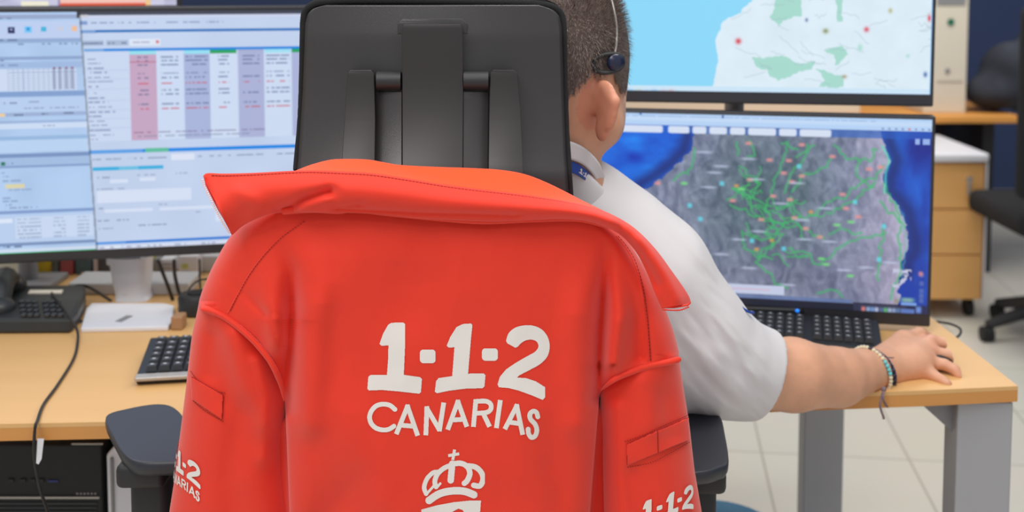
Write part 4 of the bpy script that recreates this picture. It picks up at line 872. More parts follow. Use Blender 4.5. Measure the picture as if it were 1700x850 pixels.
# collar
UC = spl([(338, 293), (345, 288), (372, 289), (420, 288), (480, 285), (520, 284), (570, 286), (620, 289), (680, 298), (740, 308), (800, 316), (860, 323), (920, 332), (970, 342), (1010, 355), (1050, 378), (1085, 412), (1115, 452), (1140, 488), (1146, 503)], 8)
LC = spl([(384, 389), (388, 386), (402, 374), (425, 362), (450, 354), (475, 351), (520, 351), (580, 352), (640, 355), (700, 361), (760, 364), (820, 366), (880, 364), (930, 362), (975, 366), (1020, 382), (1050, 408), (1072, 445), (1090, 490), (1100, 512)], 8)
nU = len(UC); tU = np.linspace(0, 1, nU); nv = 40
def collar_pt(t, v, off=0):
    t = np.asarray(t, float); v = np.asarray(v, float)
    ux, uy = np.interp(t, tU, UC[:, 0]), np.interp(t, tU, UC[:, 1]); lx, ly = np.interp(t, tU, LC[:, 0]), np.interp(t, tU, LC[:, 1])
    px = ux+(lx-ux)*v; py = uy+(ly-uy)*v
    base = 1.192+.030*(np.abs(px-740)/400)**2
    mid = np.sin(np.clip(v, 0, 1)*PI)
    D = base-.012-.016*mid+.012*(v < 0)
    wing = np.clip((.16-t)/.16, 0, 1); D = D-.004*wing+.010*np.sin(v*2.2*PI+.5)*wing*.4
    wr = np.clip((t-.78)/.22, 0, 1); D = D-.014*wr*np.clip(v, 0, 1)+.006*np.cos(v*5)*wr*0
    for q, w, a in (([(548, 318), (505, 330), (478, 345), (466, 352)], 9, .014), ([(540, 330), (500, 345)], 10, -.006), ([(600, 338), (560, 345), (700, 352), (860, 356)], 5, .006), ([(1030, 378), (1068, 420), (1090, 470)], 12, .008), ([(400, 320), (430, 340), (420, 365)], 14, -.004), ([(1060, 400), (1100, 450), (1125, 495)], 10, -.004)): D = D+a*np.exp(-(pdist(px, py, q)/w)**2)
    return P(px, py, D-off)
T, V_ = np.meshgrid(tU, np.linspace(0, 1, nv)); X = collar_pt(T, V_)
# tuck the lower edge back under
tuck = np.stack([collar_pt(tU, np.full(nU, 1.0)+.0)+np.array([0, .012, .006]), collar_pt(tU, np.full(nU, .85))+np.array([0, .022, .006])])
o = link('collar', grid('collar', np.concatenate([X, tuck])), M_red, jk, smooth=True); solid(o, .0022, 0)
# inner stand of the collar, rising over the headrest
tA = np.linspace(.135, .82, 150)
TC = spl([(489, 285), (515, 275), (545, 267), (570, 265), (610, 266), (640, 271), (665, 275), (720, 278), (780, 280), (830, 283), (870, 290), (905, 303), (940, 320), (965, 333), (1000, 350), (1012, 357)], 10)
tT = np.linspace(0, 1, len(TC)); s_ = np.linspace(0, 1, 150)
ux, uy = np.interp(tA, tU, UC[:, 0]), np.interp(tA, tU, UC[:, 1]); qx, qy = np.interp(s_, tT, TC[:, 0]), np.interp(s_, tT, TC[:, 1])
i0 = np.argmin(abs(UC[:, 0]-489)); i1 = np.argmin(abs(UC[:, 0]-1012)); tA = np.linspace(tU[i0], tU[i1], 150); ux, uy = np.interp(tA, tU, UC[:, 0]), np.interp(tA, tU, UC[:, 1])
qx2 = np.interp(s_, tT, TC[:, 0]); 
rows = []
for v in np.linspace(0, 1, 14):
    px = ux+(qx2-ux)*v; py = uy+(qy-uy)*v; base = 1.192+.030*(np.abs(px-740)/400)**2-.012
    rows.append(P(px, py, base+.0010+.034*v**.8))
rows.append(rows[-1]+np.array([0, .006, -.004])); rows.append(rows[-1]+np.array([0, .003, -.05]))
o = link('collar_lining', grid('collar_lining', np.array(rows)), M_red_toplit, jk, smooth=True); solid(o, .0015, 0)
o['label'] = 'inner face of the collar, light from above painted in as lighter orange'
# neck seam roll under the collar
b = BM(); b.tube(spl([P(x, y, 1.186+.03*(abs(x-740)/400)**2) for x, y in [(470, 350), (520, 347), (560, 349), (590, 346), (640, 352), (720, 360), (800, 366), (880, 363), (960, 362), (1010, 374)]], 6), .0042, n=10)
b.done('neck_seam', M_red, jk, smooth=True)
# zip teeth
def teeth(name, pts, m, sz):
    b = BM(); p = spl(pts, 40); L = np.concatenate([[0], np.cumsum(np.linalg.norm(np.diff(p, axis=0), axis=1))]); n = int(L[-1]/3.6)
    for k in range(n):
        l = L[-1]*(k+.5)/n; x = np.interp(l, L, p[:, 0]); y = np.interp(l, L, p[:, 1]); d_ = np.interp(l, L, p[:, 2]); b.box(P(x, y, d_), (sz*1.4, sz*1.2, sz*.8), bevel=sz*.2, seg=1)
    b.done(name, m, jk)
teeth('zipper_teeth', [(336, 297, 1.190), (339.5, 310, 1.19), (348.5, 328, 1.188), (361, 354, 1.186), (373, 375, 1.188), (381.5, 388, 1.19)], M_zip, .0017)
b = BM(); b.tube([P(x, y, d_) for x, y, d_ in [(340, 294, 1.203), (343, 307, 1.203), (352, 325, 1.20), (365, 351, 1.197), (379, 374, 1.199), (386, 388, 1.203)]], .0013, n=6); b.tube([P(x, y, d_) for x, y, d_ in [(1101, 510, 1.19), (1118, 510, 1.19), (1132, 508, 1.19), (1142, 506, 1.19), (1146, 502, 1.19)]], .0013, n=6); b.done('zipper_tape', M_red, jk, smooth=True)
teeth('zipper_teeth', [(1100, 514, 1.18), (1115, 515, 1.18), (1130, 514.5, 1.18), (1144, 509, 1.18)], M_zipr, .0017)
# stitching and seam lines
def stitch(b, pts, fmap, dash_=3.2, gap=2.0, w=.00045):
    p = spl(pts, 30); L = np.concatenate([[0], np.cumsum(np.hypot(*np.diff(p, axis=0).T))]); s0 = 0
    while s0 < L[-1]:
        q = np.array([[np.interp(s0+k*dash_/2, L, p[:, 0]), np.interp(s0+k*dash_/2, L, p[:, 1])] for k in range(3)]); b.tube([fmap(x, y) for x, y in q], w, n=5); s0 += dash_+gap
fA = lambda x, y: P(x, y, DA(x, y)-.0014)
def fAr(x, y):    # on the rolled shoulder
    D = DA(x, y)
    for e, rr in ((x-JL(y), 42), (JR(y)-x, 36)):
        t = min(max(1-e/rr, 0), 1)
        if (y < 500 if rr == 42 else y < 590): D = D+.045*(1-math.sqrt(max(1-t*t, 0)))
    return P(x, y, D-.0022)
def stl(pts, fm, *a):
    b = BM(); stitch(b, pts, fm, *a); b.done('stitching', M_seam, jk)
stl([(505, 368), (470, 392), (440, 422), (415, 455), (396, 488), (382, 516)], fAr)
stl([(1026, 392), (1050, 425), (1066, 470), (1074, 520), (1078, 570), (1080, 600)], fAr, 4, 1.8, .0007)
fc = lambda x, y: collar_pt(np.interp(x, UC[:, 0], tU), .035, .0018)
stl([(350, 292), (450, 292), (600, 292), (700, 302), (800, 319), (900, 332), (1000, 352)], fc, 4.5, 1.4, .0005)
fc2 = lambda x, y: collar_pt(np.interp(x, UC[:, 0], tU), .06, .0018)
stl([(1000, 352), (1060, 385), (1100, 432), (1138, 490)], fc2, 4.5, 1.4, .0004)
fL = lambda x, y: sleeve_px(0, x, y, .0012); fR = lambda x, y: sleeve_px(1, x, y, .0012)
for pts in ([(318, 616), (330, 632), (350, 647), (374, 652)], [(322, 665), (340, 681), (371, 700)]): stl(pts, fL, 2.4, 1.8, .0004)
for pts in ([(1038, 733), (1070, 722), (1098, 708), (1141, 689)], [(1042, 776), (1080, 768), (1110, 753), (1143, 734)]): stl(pts, fR, 2.4, 1.8, .0004)
BM().tube([P(x, y, DA(x, y)-.001) for x, y in spl([(333, 513), (350, 516), (372, 526), (398, 545), (425, 570), (450, 602), (465, 635), (472, 665)], 6)], list(np.interp(np.linspace(0, 1, 43), [0, .06, .8, 1], [.001, .0032, .0032, .0008])), n=10).done('shoulder_seam', M_red, jk, smooth=True)
BM().tube([P(x, y, DA(x, y)-.001) for x, y in spl([(1130, 596), (1110, 601), (1080, 607), (1050, 617), (1020, 630), (998, 648)], 6)], list(np.interp(np.linspace(0, 1, 31), [0, .06, .8, 1], [.002, .0034, .0030, .0008])), n=10).done('shoulder_seam', M_red, jk, smooth=True)
BM().tube([fAr(x, y)+np.array([0, .0012, 0]) for x, y in spl([(505, 368), (470, 392), (440, 422), (415, 455), (396, 488), (378, 520)], 6)], .0012, n=6).done('yoke_seam', M_red, jk, smooth=True)
BM().tube([fAr(x, y)+np.array([0, .0012, 0]) for x, y in spl([(1022, 392), (1046, 425), (1062, 470), (1070, 520), (1074, 570), (1076, 600)], 6)], .0012, n=6).done('yoke_seam', M_red, jk, smooth=True)
# sleeve pocket welts
def welt(i, poly, split=False):
    def fm(off): return lambda x, y: sleeve_px(i, x, y, off)
    xs, ys = [p[0] for p in poly], [p[1] for p in poly]; bx = (min(xs), min(ys), max(xs), max(ys))
    o = decal('pocket_welt', lambda x, y: inpoly(x, y, poly), bx, 1.0, fm(.0022), M_red, jk); solid(o, .0022, 0)
    e = BM(); pp = [poly[k] for k in (0, 1, 2, 3, 0)]
    for a, c in zip(pp[:-1], pp[1:]):
        e.tube([sleeve_px(i, a[0]+(c[0]-a[0])*t, a[1]+(c[1]-a[1])*t, .002) for t in np.linspace(0, 1, 8)], .00065, n=6)
    if split:
        a = (np.array(poly[0])+poly[1])/2; c = (np.array(poly[3])+poly[2])/2
        e.tube([sleeve_px(i, a[0]+(c[0]-a[0])*t, a[1]+(c[1]-a[1])*t, .0034) for t in np.linspace(0, 1, 8)], .0006, n=6)
    e.done('pocket_outline', M_seam, jk)
welt(0, [(321, 626), (371, 656), (369, 696), (322, 662)]); welt(1, [(1042, 738), (1139, 694), (1140, 730), (1043, 772)], True)
# white print
Z = lambda pts: [(560+x/2.4275, 500+y/2.4275) for x, y in pts]
G1 = Z([(218, 87), (266, 86), (273, 92), (273, 180), (268, 297), (333, 306), (341, 314), (337, 366), (330, 373), (250, 364), (180, 358), (128, 360), (121, 354), (125, 305), (135, 297), (200, 297), (205, 230), (206, 178), (178, 180), (170, 172), (185, 130), (205, 95)])
G2 = Z([(505, 92), (538, 90), (544, 96), (543, 110), (538, 160), (527, 292), (590, 291), (597, 299), (593, 343), (585, 351), (520, 352), (450, 361), (402, 371), (393, 365), (398, 322), (408, 310), (463, 302), (472, 186), (448, 187), (441, 179), (455, 145), (480, 105)])
G3 = [tuple(p) for p in spl(Z([(680, 160), (690, 130), (715, 108), (750, 98), (790, 99), (825, 115), (848, 145), (856, 185), (845, 225), (815, 255), (770, 280), (735, 298)]), 5)]+Z([(724, 308), (760, 310), (800, 323), (838, 347), (837, 388), (828, 398), (780, 378), (730, 360), (690, 350), (652, 347), (646, 335), (655, 305)])+[tuple(p) for p in spl(Z([(680, 275), (720, 248), (765, 222), (795, 205), (810, 185), (805, 165), (785, 155), (760, 158), (740, 170), (728, 183)]), 5)]+Z([(718, 188), (685, 170)])
def rr(x, y, x0, y0, x1, y1, r):
    (x0, y0), (x1, y1) = Z([(x0, y0), (x1, y1)]); r /= 2.4275; cx, cy = (x0+x1)/2, (y0+y1)/2
    qx = np.abs(x-cx)-(x1-x0)/2+r; qy = np.abs(y-cy)-(y1-y0)/2+r
    return np.hypot(np.maximum(qx, 0), np.maximum(qy, 0))+np.minimum(np.maximum(qx, qy), 0)-r < 0
def st(x, y, pts, w, smooth=True):
    p = Z(pts); smooth = smooth or len(p) > 2; p = [tuple(q) for q in spl(p, 6)] if smooth and len(p) > 2 else p
    if smooth: return pdist(x, y, p) < w/2/2.4275
    (ax_, ay_), (bx_, by_) = p; L = math.hypot(bx_-ax_, by_-ay_); ux_, uy_ = (bx_-ax_)/L, (by_-ay_)/L; h = w/2/2.4275
    a = (x-ax_)*ux_+(y-ay_)*uy_; c = np.abs(-(x-ax_)*uy_+(y-ay_)*ux_); return (c < h) & (a > -h*.7) & (a < L+h*.7)
STR = [([(232, 436), (212, 420), (185, 415), (157, 422), (138, 442), (130, 467), (137, 493), (157, 512), (185, 519), (208, 516), (228, 504)], 1), ([(240, 530), (283, 424)], 0), ([(283, 424), (322, 536)], 0), ([(258, 500), (306, 504)], 0),
       ([(357, 534), (361, 430)], 0), ([(361, 432), (410, 516)], 0), ([(412, 518), (428, 415)], 0), ([(447, 512), (486, 405)], 0), ([(486, 405), (520, 500)], 0), ([(463, 479), (510, 476)], 0),
       ([(549, 500), (558, 402)], 0), ([(558, 404), (598, 403), (617, 414), (619, 433), (603, 448), (556, 452)], 1), ([(588, 452), (611, 500)], 0), ([(642, 505), (656, 405)], 0), ([(678, 510), (723, 422)], 0), ([(723, 422), (746, 532)], 0), ([(696, 488), (738, 494)], 0),
       ([(808, 466), (802, 448), (788, 444), (776, 456), (779, 476), (797, 496), (804, 520), (797, 543), (782, 549), (771, 534), (769, 516)], 1)]
def m112(x, y): return inpoly(x, y, G1) | inpoly(x, y, G2) | inpoly(x, y, G3) | rr(x, y, 333, 195, 396, 250, 14) | rr(x, y, 583, 190, 647, 240, 14)
def mcan(x, y):
    r = np.zeros(x.shape, bool)
    for p, s__ in STR: r |= st(x, y, p, 19, bool(s__))
    return r
def mcrown(x, y):
    r = st(x, y, [(472, 602), (466, 636)], 12, False) | st(x, y, [(451, 622), (487, 616)], 12, False)
    for p, w in (([(358, 776), (350, 750), (362, 715), (385, 692), (402, 688)], 18), ([(398, 748), (393, 725), (405, 695), (432, 672), (462, 660)], 20), ([(463, 655), (460, 690), (457, 722)], 26), ([(470, 655), (500, 654), (525, 668), (534, 695), (524, 722), (512, 734)], 22), ([(520, 664), (555, 668), (580, 690), (587, 718), (575, 744), (550, 742)], 22), ([(388, 745), (375, 760), (362, 775)], 10), ([(400, 752), (415, 735)], 10)): r |= st(x, y, p, w)
    r |= st(x, y, [(370, 803), (410, 777), (460, 765), (510, 766), (550, 780)], 30)
    r |= inpoly(x, y, Z([(338, 840), (400, 823), (470, 810), (540, 803), (579, 804), (572, 900), (560, 990), (460, 1060), (360, 990), (340, 900)])) & ~inpoly(x, y, Z([(430, 905), (462, 850), (488, 836), (505, 842), (545, 905), (520, 950), (460, 960)]))
    return r
fP = lambda x, y: P(x, y, DA(x, y)-.0016)
o = decal('number_print', m112, (605, 530, 918, 668), .5, fP, M_print, jk)
o = decal('word_print', mcan, (605, 660, 900, 735), .45, fP, M_print, jk)
o = decal('crown_emblem', mcrown, (690, 740, 805, 900), .5, fP, M_print, jk)
# smaller prints on the sleeves: logo coordinates -> sleeve surface
def sleeve_logo(i, org, scale, ang, skew=0):
    ca, sa = math.cos(ang), math.sin(ang); (L, R), dc, bb = SC[i]
    def fm(x, y):
        dx, dy = (x-760)*scale, (y-600)*scale; X_ = dx*ca-dy*sa*skew; Y_ = dx*sa+dy*ca; py = org[1]+Y_; cx = (L(py)+R(py))/2; a = (R(py)-L(py))/2
        th0 = np.arcsin(np.clip((org[0]-cx)/a, -1, 1)); th = th0+X_/a
        return sleeve_pt(i, th, py, .0016)
    decal('number_print', m112, (605, 530, 918, 668), .8, fm, M_print, jk); decal('word_print', mcan, (605, 660, 900, 735), .7, fm, M_print, jk)
sleeve_logo(0, (299, 768), .38, math.radians(24)); sleeve_logo(1, (1111, 840), .36, math.radians(-19))

# ------------------------------------------------------------------ PERSON
HY = 1.45; HC = P(934, 100, HY); yaw = math.radians(34)
Rh = np.array([[math.cos(yaw), math.sin(yaw), 0], [-math.sin(yaw), math.cos(yaw), 0], [0, 0, 1]])   # columns: x' (right), y' (face), z
def H(x, y, z): return HC+Rh@np.array([x, y, z])
pr = thing('person', 'seated person in a white polo shirt facing the monitors, hand on mouse', 'person', (float(HC[0]), 1.5, 0))
s = SDF((-.25, 1.30, .50), (.68, 1.99, 1.44), .0027)
s.ell(H(0, -.008, .022), (.079, .098, .098), Rh, .01); s.ell(H(0, .02, -.035), (.070, .074, .085), Rh, .03)
s.ell(H(0, .052, -.075), (.046, .045, .040), Rh, .03); s.cone(H(.054, .010, -.082), H(.012, .078, -.098), .021, .017, .03); s.cone(H(-.054, .010, -.082), H(-.012, .078, -.098), .021, .017, .03)
s.cone(H(0, .095, -.035), H(0, .112, -.055), .009, .013, .012); s.cone(H(0, .092, -.005), H(0, .1, -.04), .008, .009, .012)      # nose
s.cone(H(-.018, .094, -.088), H(.018, .094, -.088), .006, .006, .008); s.cone(H(-.015, .092, -.098), H(.015, .092, -.098), .006, .006, .006)
for sg in (-1, 1): s.ell(H(sg*.032, .084, -.012), (.014, .012, .011), Rh, .004, sub=True); s.ell(H(sg*.032, .078, -.013), (.012, .012, .012), Rh, .003); s.cone(H(sg*.014, .093, .004), H(sg*.05, .078, .004), .006, .005, .012)
NB = P(928, 335, 1.46)
s.cone(H(0, -.028, -.06), NB+np.array([0, 0, -.03]), .053, .056, .03)
def ear(sg):
    e = math.radians(68)*sg; c0 = H(sg*.073, -.034, -.054)
    a0 = Rh@np.array([math.cos(e), -abs(math.sin(e)), 0])*1.0; ex = Rh@np.array([sg*math.sin(abs(e)), -math.cos(e), 0]); en = np.cross([0, 0, 1], ex); til = math.radians(8)
    c0 = c0+ex*.010; M3 = np.stack([ex, en, [0, 0, 1]], 1)
    s.ell(c0+np.array([0, 0, .006])+ex*.004, (.0195, .0065, .030), M3, .006); s.ell(c0+np.array([0, 0, -.026])-ex*.004, (.0115, .006, .014), M3, .008)
    s.cone(c0-ex*.004+np.array([0, 0, .030]), c0+ex*.020+np.array([0, 0, .012]), .0055, .005, .006); s.cone(c0+ex*.020+np.array([0, 0, .012]), c0+ex*.010+np.array([0, 0, -.018]), .005, .005, .006)
    s.cone(c0-ex*.014+np.array([0, 0, .02]), H(sg*.064, -.026, -.05), .008, .012, .010)
ear(1); ear(-1)
SHR = P(1085, 455, 1.48); ELR = P(1240, 618, 1.54); SHL = np.array([2*NB[0]-SHR[0]-.0, 1.49, SHR[2]]); ELL = SHL+np.array([-.05, .16, -.22]); WRL = np.array([-.05, 1.80, DZ+.045])
s.cone(NB, NB-np.array([0, 0, .08]), .055, .07, .03); s.ell((NB[0]-.01, 1.49, .86), (.16, .1, .22), None, .05); s.ell((NB[0]-.06, 1.50, .62), (.16, .11, .14), None, .05)
s.cone(SHR, ELR, .048, .04, .03); s.cone(SHL, ELL, .045, .04, .03); s.cone(ELL, WRL, .04, .028, .02)
s.ell(WRL+np.array([.01, .05, -.008]), (.038, .05, .016), None, .02)
for k in range(4): s.cone(WRL+np.array([-.018+.018*k, .085, -.006]), WRL+np.array([-.02+.021*k, .15, -.03]), .009, .008, .005)
s.cone(WRL+np.array([.03, .03, -.01]), WRL+np.array([.055, .08, -.03]), .011, .009, .008)
W0 = P(1462, 611, 1.685)
s.cone(P(1240, 622, 1.54), P(1315, 622, 1.575), .046, .050, .02); s.cone(P(1315, 622, 1.575), P(1390, 626, 1.62), .050, .041, .01); s.cone(P(1390, 626, 1.62), W0, .041, .0285, .01)
kn = {'i': (P(1546, 567, 1.765), P(1572, 570, 1.760), P(1589, 579, 1.752), P(1595, 590, 1.746)), 'm': (P(1548, 585, 1.742), P(1576, 589, 1.735), P(1592, 598, 1.728), P(1598, 607, 1.723)), 'r': (P(1542, 602, 1.718), P(1568, 605, 1.708), P(1585, 614, 1.700), P(1592, 623, 1.694)), 'p': (P(1530, 618, 1.70), P(1551, 624, 1.682), P(1566, 632, 1.669), P(1573, 637, 1.663))}
rad = {'i': .0090, 'm': .0088, 'r': .0086, 'p': .0080}
for k, p in kn.items():
    r = rad[k]; wr_ = W0+(p[0]-W0)*.15+np.array([0, 0, -.002])
    s.cone(wr_, p[0], .0205 if k in 'mr' else .0185, r*1.32, .014)
    s.cone(p[0], p[1], r*1.12, r*1.0, .003); s.cone(p[1], p[2], r*1.02, r*.94, .002); s.cone(p[2], p[3], r*.94, r*.84, .002)
s.ell(P(1505, 598, 1.715), (.036, .035, .019), None, .02)
s.cone(W0+np.array([0, .012, .002]), P(1500, 568, 1.765), .021, .018, .015); s.cone(P(1500, 568, 1.765), P(1526, 556, 1.79), .016, .012, .008); s.cone(P(1526, 556, 1.79), P(1543, 562, 1.80), .012, .009, .004)
V, Q = s.mesh('body', 2)
me = npmesh('body', V, Q)
col = np.tile(lin((222, 166, 134)), (len(V), 1)); n_ = fbm(V[:, 0]*60+9, V[:, 2]*60+V[:, 1]*30, 3)[:, None]; col = col*(.88+.24*n_)
loc = (V-HC)@Rh; isH = (V[:, 2] > 1.0) & (abs(V[:, 0]-HC[0]) < .16); V1, Q1_ = V, Q
stub = isH & (loc[:, 1] > .02) & (loc[:, 2] < -.055) & (loc[:, 2] > -.15); t_ = (.35*stub*np.clip((loc[:, 1]-.02)/.03, 0, 1))[:, None]; col = col*(1-t_)+lin((128, 96, 84))*t_
er = isH & (np.linalg.norm((loc-np.array([.084, -.040, -.056]))*[1, 1, .8], axis=1) < .034); t_ = (.35*er)[:, None]; col = col*(1-t_)+lin((226, 128, 106))*t_
hd_ = V[:, 0] > .5
for q_ in (P(1546, 566, 1.765), P(1546, 583, 1.742), P(1540, 600, 1.718), P(1530, 616, 1.70), P(1592, 596, 1.757), P(1592, 620, 1.703)):
    t_ = (.3*np.exp(-(np.linalg.norm(V-q_, axis=1)/.014)**2)*hd_)[:, None]; col = col*(1-t_)+lin((222, 124, 108))*t_
at = me.color_attributes.new('col', 'FLOAT_COLOR', 'POINT'); rg = np.ones((len(V), 4), np.float32); rg[:, :3] = col; at.data.foreach_set('color', rg.ravel())
link('body', me, M_skin, pr, smooth=True)
# hair: a close cap of the skull plus short strands
def hairmask(l):      # local head coordinates
    x, y, z = l[:, 0], l[:, 1], l[:, 2]; ax_ = np.abs(x)
    front = y < .055+.4*np.clip(z-.05, 0, 1)
    low = np.interp(y, [-.12, -.095, -.08, -.06, -.045, -.012, .0, .02, .034, .042, .06], [-.068, -.066, -.054, -.032, -.014, -.012, -.026, -.042, -.042, .0, .03])+.003*np.sin(x*900+y*500)
    return front & (z > low) & (np.abs(l[:, 0]) < .1)
cV, cQ = V1, Q1_; l = (cV-HC)@Rh; hm = isH & hairmask(l) & ~((np.abs(l[:, 0]) > .0785) & (l[:, 1] < -.004) & (l[:, 1] > -.085) & (l[:, 2] < -.018))
cen = H(0, -.005, -.01); nrm = cV-cen; nrm /= np.linalg.norm(nrm, axis=1)[:, None]
q_ok = hm[cQ].all(1); fq = cQ[q_ok]; used, inv = np.unique(fq, return_inverse=True)
edge_soft = .0022
capV = cV[used]+nrm[used]*edge_soft; capF = inv.reshape(-1, 4)
capC = np.tile(lin((112, 95, 88)), (len(capV), 1))*(.7+.7*fbm(capV[:, 0]*300, capV[:, 2]*120+capV[:, 1]*100, 9)[:, None])
idx = np.nonzero(hm)[0]; ns = 26000; pick = rng.choice(idx, ns); base = cV[pick]+rng.normal(0, .0012, (ns, 3)); nn = nrm[pick]
zl = l[pick][:, 2]; ln = np.interp(zl, [-.08, -.02, .06, .12], [.0035, .006, .010, .014])*rng.uniform(.7, 1.2, ns)
down = np.tile(np.array([0, 0, -1.]), (ns, 1))+Rh@np.array([.0, -.35, 0])+rng.normal(0, .25, (ns, 3)); lift = np.interp(zl, [-.08, .1], [.35, .65])[:, None]
dr = nn*lift+down*(1-lift)*.8; dr /= np.linalg.norm(dr, axis=1)[:, None]; side = np.cross(dr, nn); side /= np.linalg.norm(side, axis=1)[:, None]+1e-9
r0 = base+nn*.001; tip = r0+dr*ln[:, None]; mid = (r0+tip)/2+nn*ln[:, None]*.12; w_ = .00022
sv = np.stack([r0-side*w_, r0+side*w_, mid+side*w_*.8, mid-side*w_*.8, tip+side*w_*.2, tip-side*w_*.2], 1).reshape(-1, 3)
k_ = np.arange(ns)[:, None]*6+len(capV); sf = np.concatenate([k_+[0, 1, 2, 3], k_+[3, 2, 4, 5]])
tone = rng.uniform(0, 1, ns)[:, None]; sc_ = lin((72, 60, 56))*(1-tone)+lin((186, 168, 158))*tone; sc_ = np.repeat(sc_, 6, 0)
me = npmesh('hair', np.concatenate([capV, sv]), np.concatenate([capF, sf])); at = me.color_attributes.new('col', 'FLOAT_COLOR', 'POINT'); nV = len(capV)+len(sv)
if len(me.vertices) == nV: rg = np.ones((nV, 4), np.float32); rg[:, :3] = np.concatenate([capC, sc_]); at.data.foreach_set('color', rg.ravel())
link('hair', me, M_hair, pr)
# shirt
s = SDF((-.32, 1.28, .5), (.56, 1.8, 1.14), .0035)
s.ell((NB[0]-.01, 1.49, .86), (.19, .125, .25), None, .05); s.ell((NB[0]-.05, 1.50, .62), (.185, .13, .16), None, .06)
s.cone(NB+np.array([-.01, .0, -.02]), P(1040, 408, 1.475), .060, .060, .03); s.cone(P(1040, 408, 1.475), P(1088, 452, 1.48), .060, .064, .03)
s.cone(NB+np.array([.01, .0, -.02]), SHL+np.array([.03, 0, .0]), .06, .055, .03); s.cone(SHL, ELL, .062, .056, .03)
s.cone(P(1088, 452, 1.48), P(1138, 550, 1.50), .066, .074, .03); s.cone(P(1138, 550, 1.50), P(1214, 608, 1.53), .074, .062, .03); s.cone(P(1214, 608, 1.53), P(1250, 618, 1.54), .062, .059, .03)
s.cone(P(1060, 480, 1.47), P(1180, 600, 1.5), .07, .055, .05)
# cuff: cut square to the arm, then hollow it round the skin
cd_ = np.array([.90, .12, -.36]); cd_ /= np.linalg.norm(cd_); cpt = P(1268, 622, 1.55)
s.cone(P(1240, 618, 1.54), P(1320, 622, 1.58), .057, .058, .02)
sl, (x, y, z) = s.sub(cpt-.14, cpt+.2, .0); d = (x-cpt[0])*cd_[0]+(y-cpt[1])*cd_[1]+(z-cpt[2])*cd_[2]; d = d+0*(x+y+z); s.F[sl] = np.maximum(s.F[sl], d)
s.cone(P(1250, 622, 1.546), P(1340, 622, 1.585), .0535, .055, .002, sub=True)
V, Q = s.mesh('shirt', 3)
# soft folds running from the armpit to the sleeve
u_ = (V[:, 0]-.15)*.75-(V[:, 2]-.9)*.65; w2 = (V[:, 0]-.15)*.65+(V[:, 2]-.9)*.75
am = .0085*np.clip((V[:, 0]-.16)/.08, 0, 1)*np.clip((.36-V[:, 0])/.03, 0, 1)
V = V+np.array([0, 1, -.4])*((fbm(w2*46+u_*8, u_*9, 5, 3)-.45)*am*2)[:, None]
me = npmesh('shirt', V, Q); link('shirt', me, M_shirt, pr, smooth=True)
# sleeve trim, a thin double blue line
def ringpt(c, d, r, k, n=40):
    u = np.cross(d, [0, 0, 1.]); u /= np.linalg.norm(u); v = np.cross(u, d); return c+r*(math.cos(2*PI*k/n)*u+math.sin(2*PI*k/n)*v)
# collar of the polo shirt: a folded band round the neck
def collar_band(px_pts_top, px_pts_bot, m, name, thick, par, n=10):
    a = spl([P(*p) for p in px_pts_top], n); c = spl([P(*p) for p in px_pts_bot], n); rows = [a+(c-a)*v for v in np.linspace(0, 1, 8)]
    o = link(name, grid(name, np.array(rows)), m, par, smooth=True); solid(o, thick, 0); return o
collar_band([(860, 232, 1.372), (905, 228, 1.366), (940, 233, 1.368), (968, 245, 1.38), (990, 266, 1.405), (1002, 290, 1.44), (1003, 300, 1.47)], [(855, 266, 1.368), (905, 260, 1.362), (940, 264, 1.364), (965, 272, 1.377), (983, 289, 1.405), (993, 306, 1.44), (997, 314, 1.47)], M_shirt, 'shirt_collar', .004, pr)
collar_band([(855, 270, 1.378), (905, 268, 1.372), (942, 272, 1.374), (968, 283, 1.388), (986, 300, 1.415), (996, 314, 1.45)], [(850, 340, 1.395), (905, 338, 1.392), (945, 348, 1.392), (985, 352, 1.41), (1030, 345, 1.45), (1040, 350, 1.47)], M_shirt, 'shirt_yoke', .004, pr)
BM().tube(spl([P(1228, 508, 1.475), P(1238, 515, 1.475), P(1246, 519, 1.48), P(1251, 519, 1.49)], 6), .0016).done('sleeve_stripe', M_lan, pr, smooth=True)
s = SDF((-.4, 1.35, .38), (.3, 2.1, .75), .008)
for sg in (-1, 1): s.cone((CX+.04+sg*.09, 1.52, .585), (CX+.04+sg*.15, 1.93, .575), .09, .068, .05); 
s.ell((CX+.05, 1.5, .60), (.17, .12, .1), None, .04)
V, Q = s.mesh('tr', 2); link('trousers', npmesh('trousers', V, Q), M_trou, pr, smooth=True)
b = BM()
for sg in (-1, 1): b.tube([(CX+.04+sg*.15, 1.94, .56), (CX+.04+sg*.15, 1.96, .3), (CX+.04+sg*.15, 1.93, .08)], [.066, .058, .05], n=16)
b.done('trouser_leg', M_trou, pr, smooth=True)
for sg in (-1, 1): BM().ball((CX+.04+sg*.15, 1.99, .045), (.048, .13, .045)).done('shoe', M_black, pr, smooth=True)
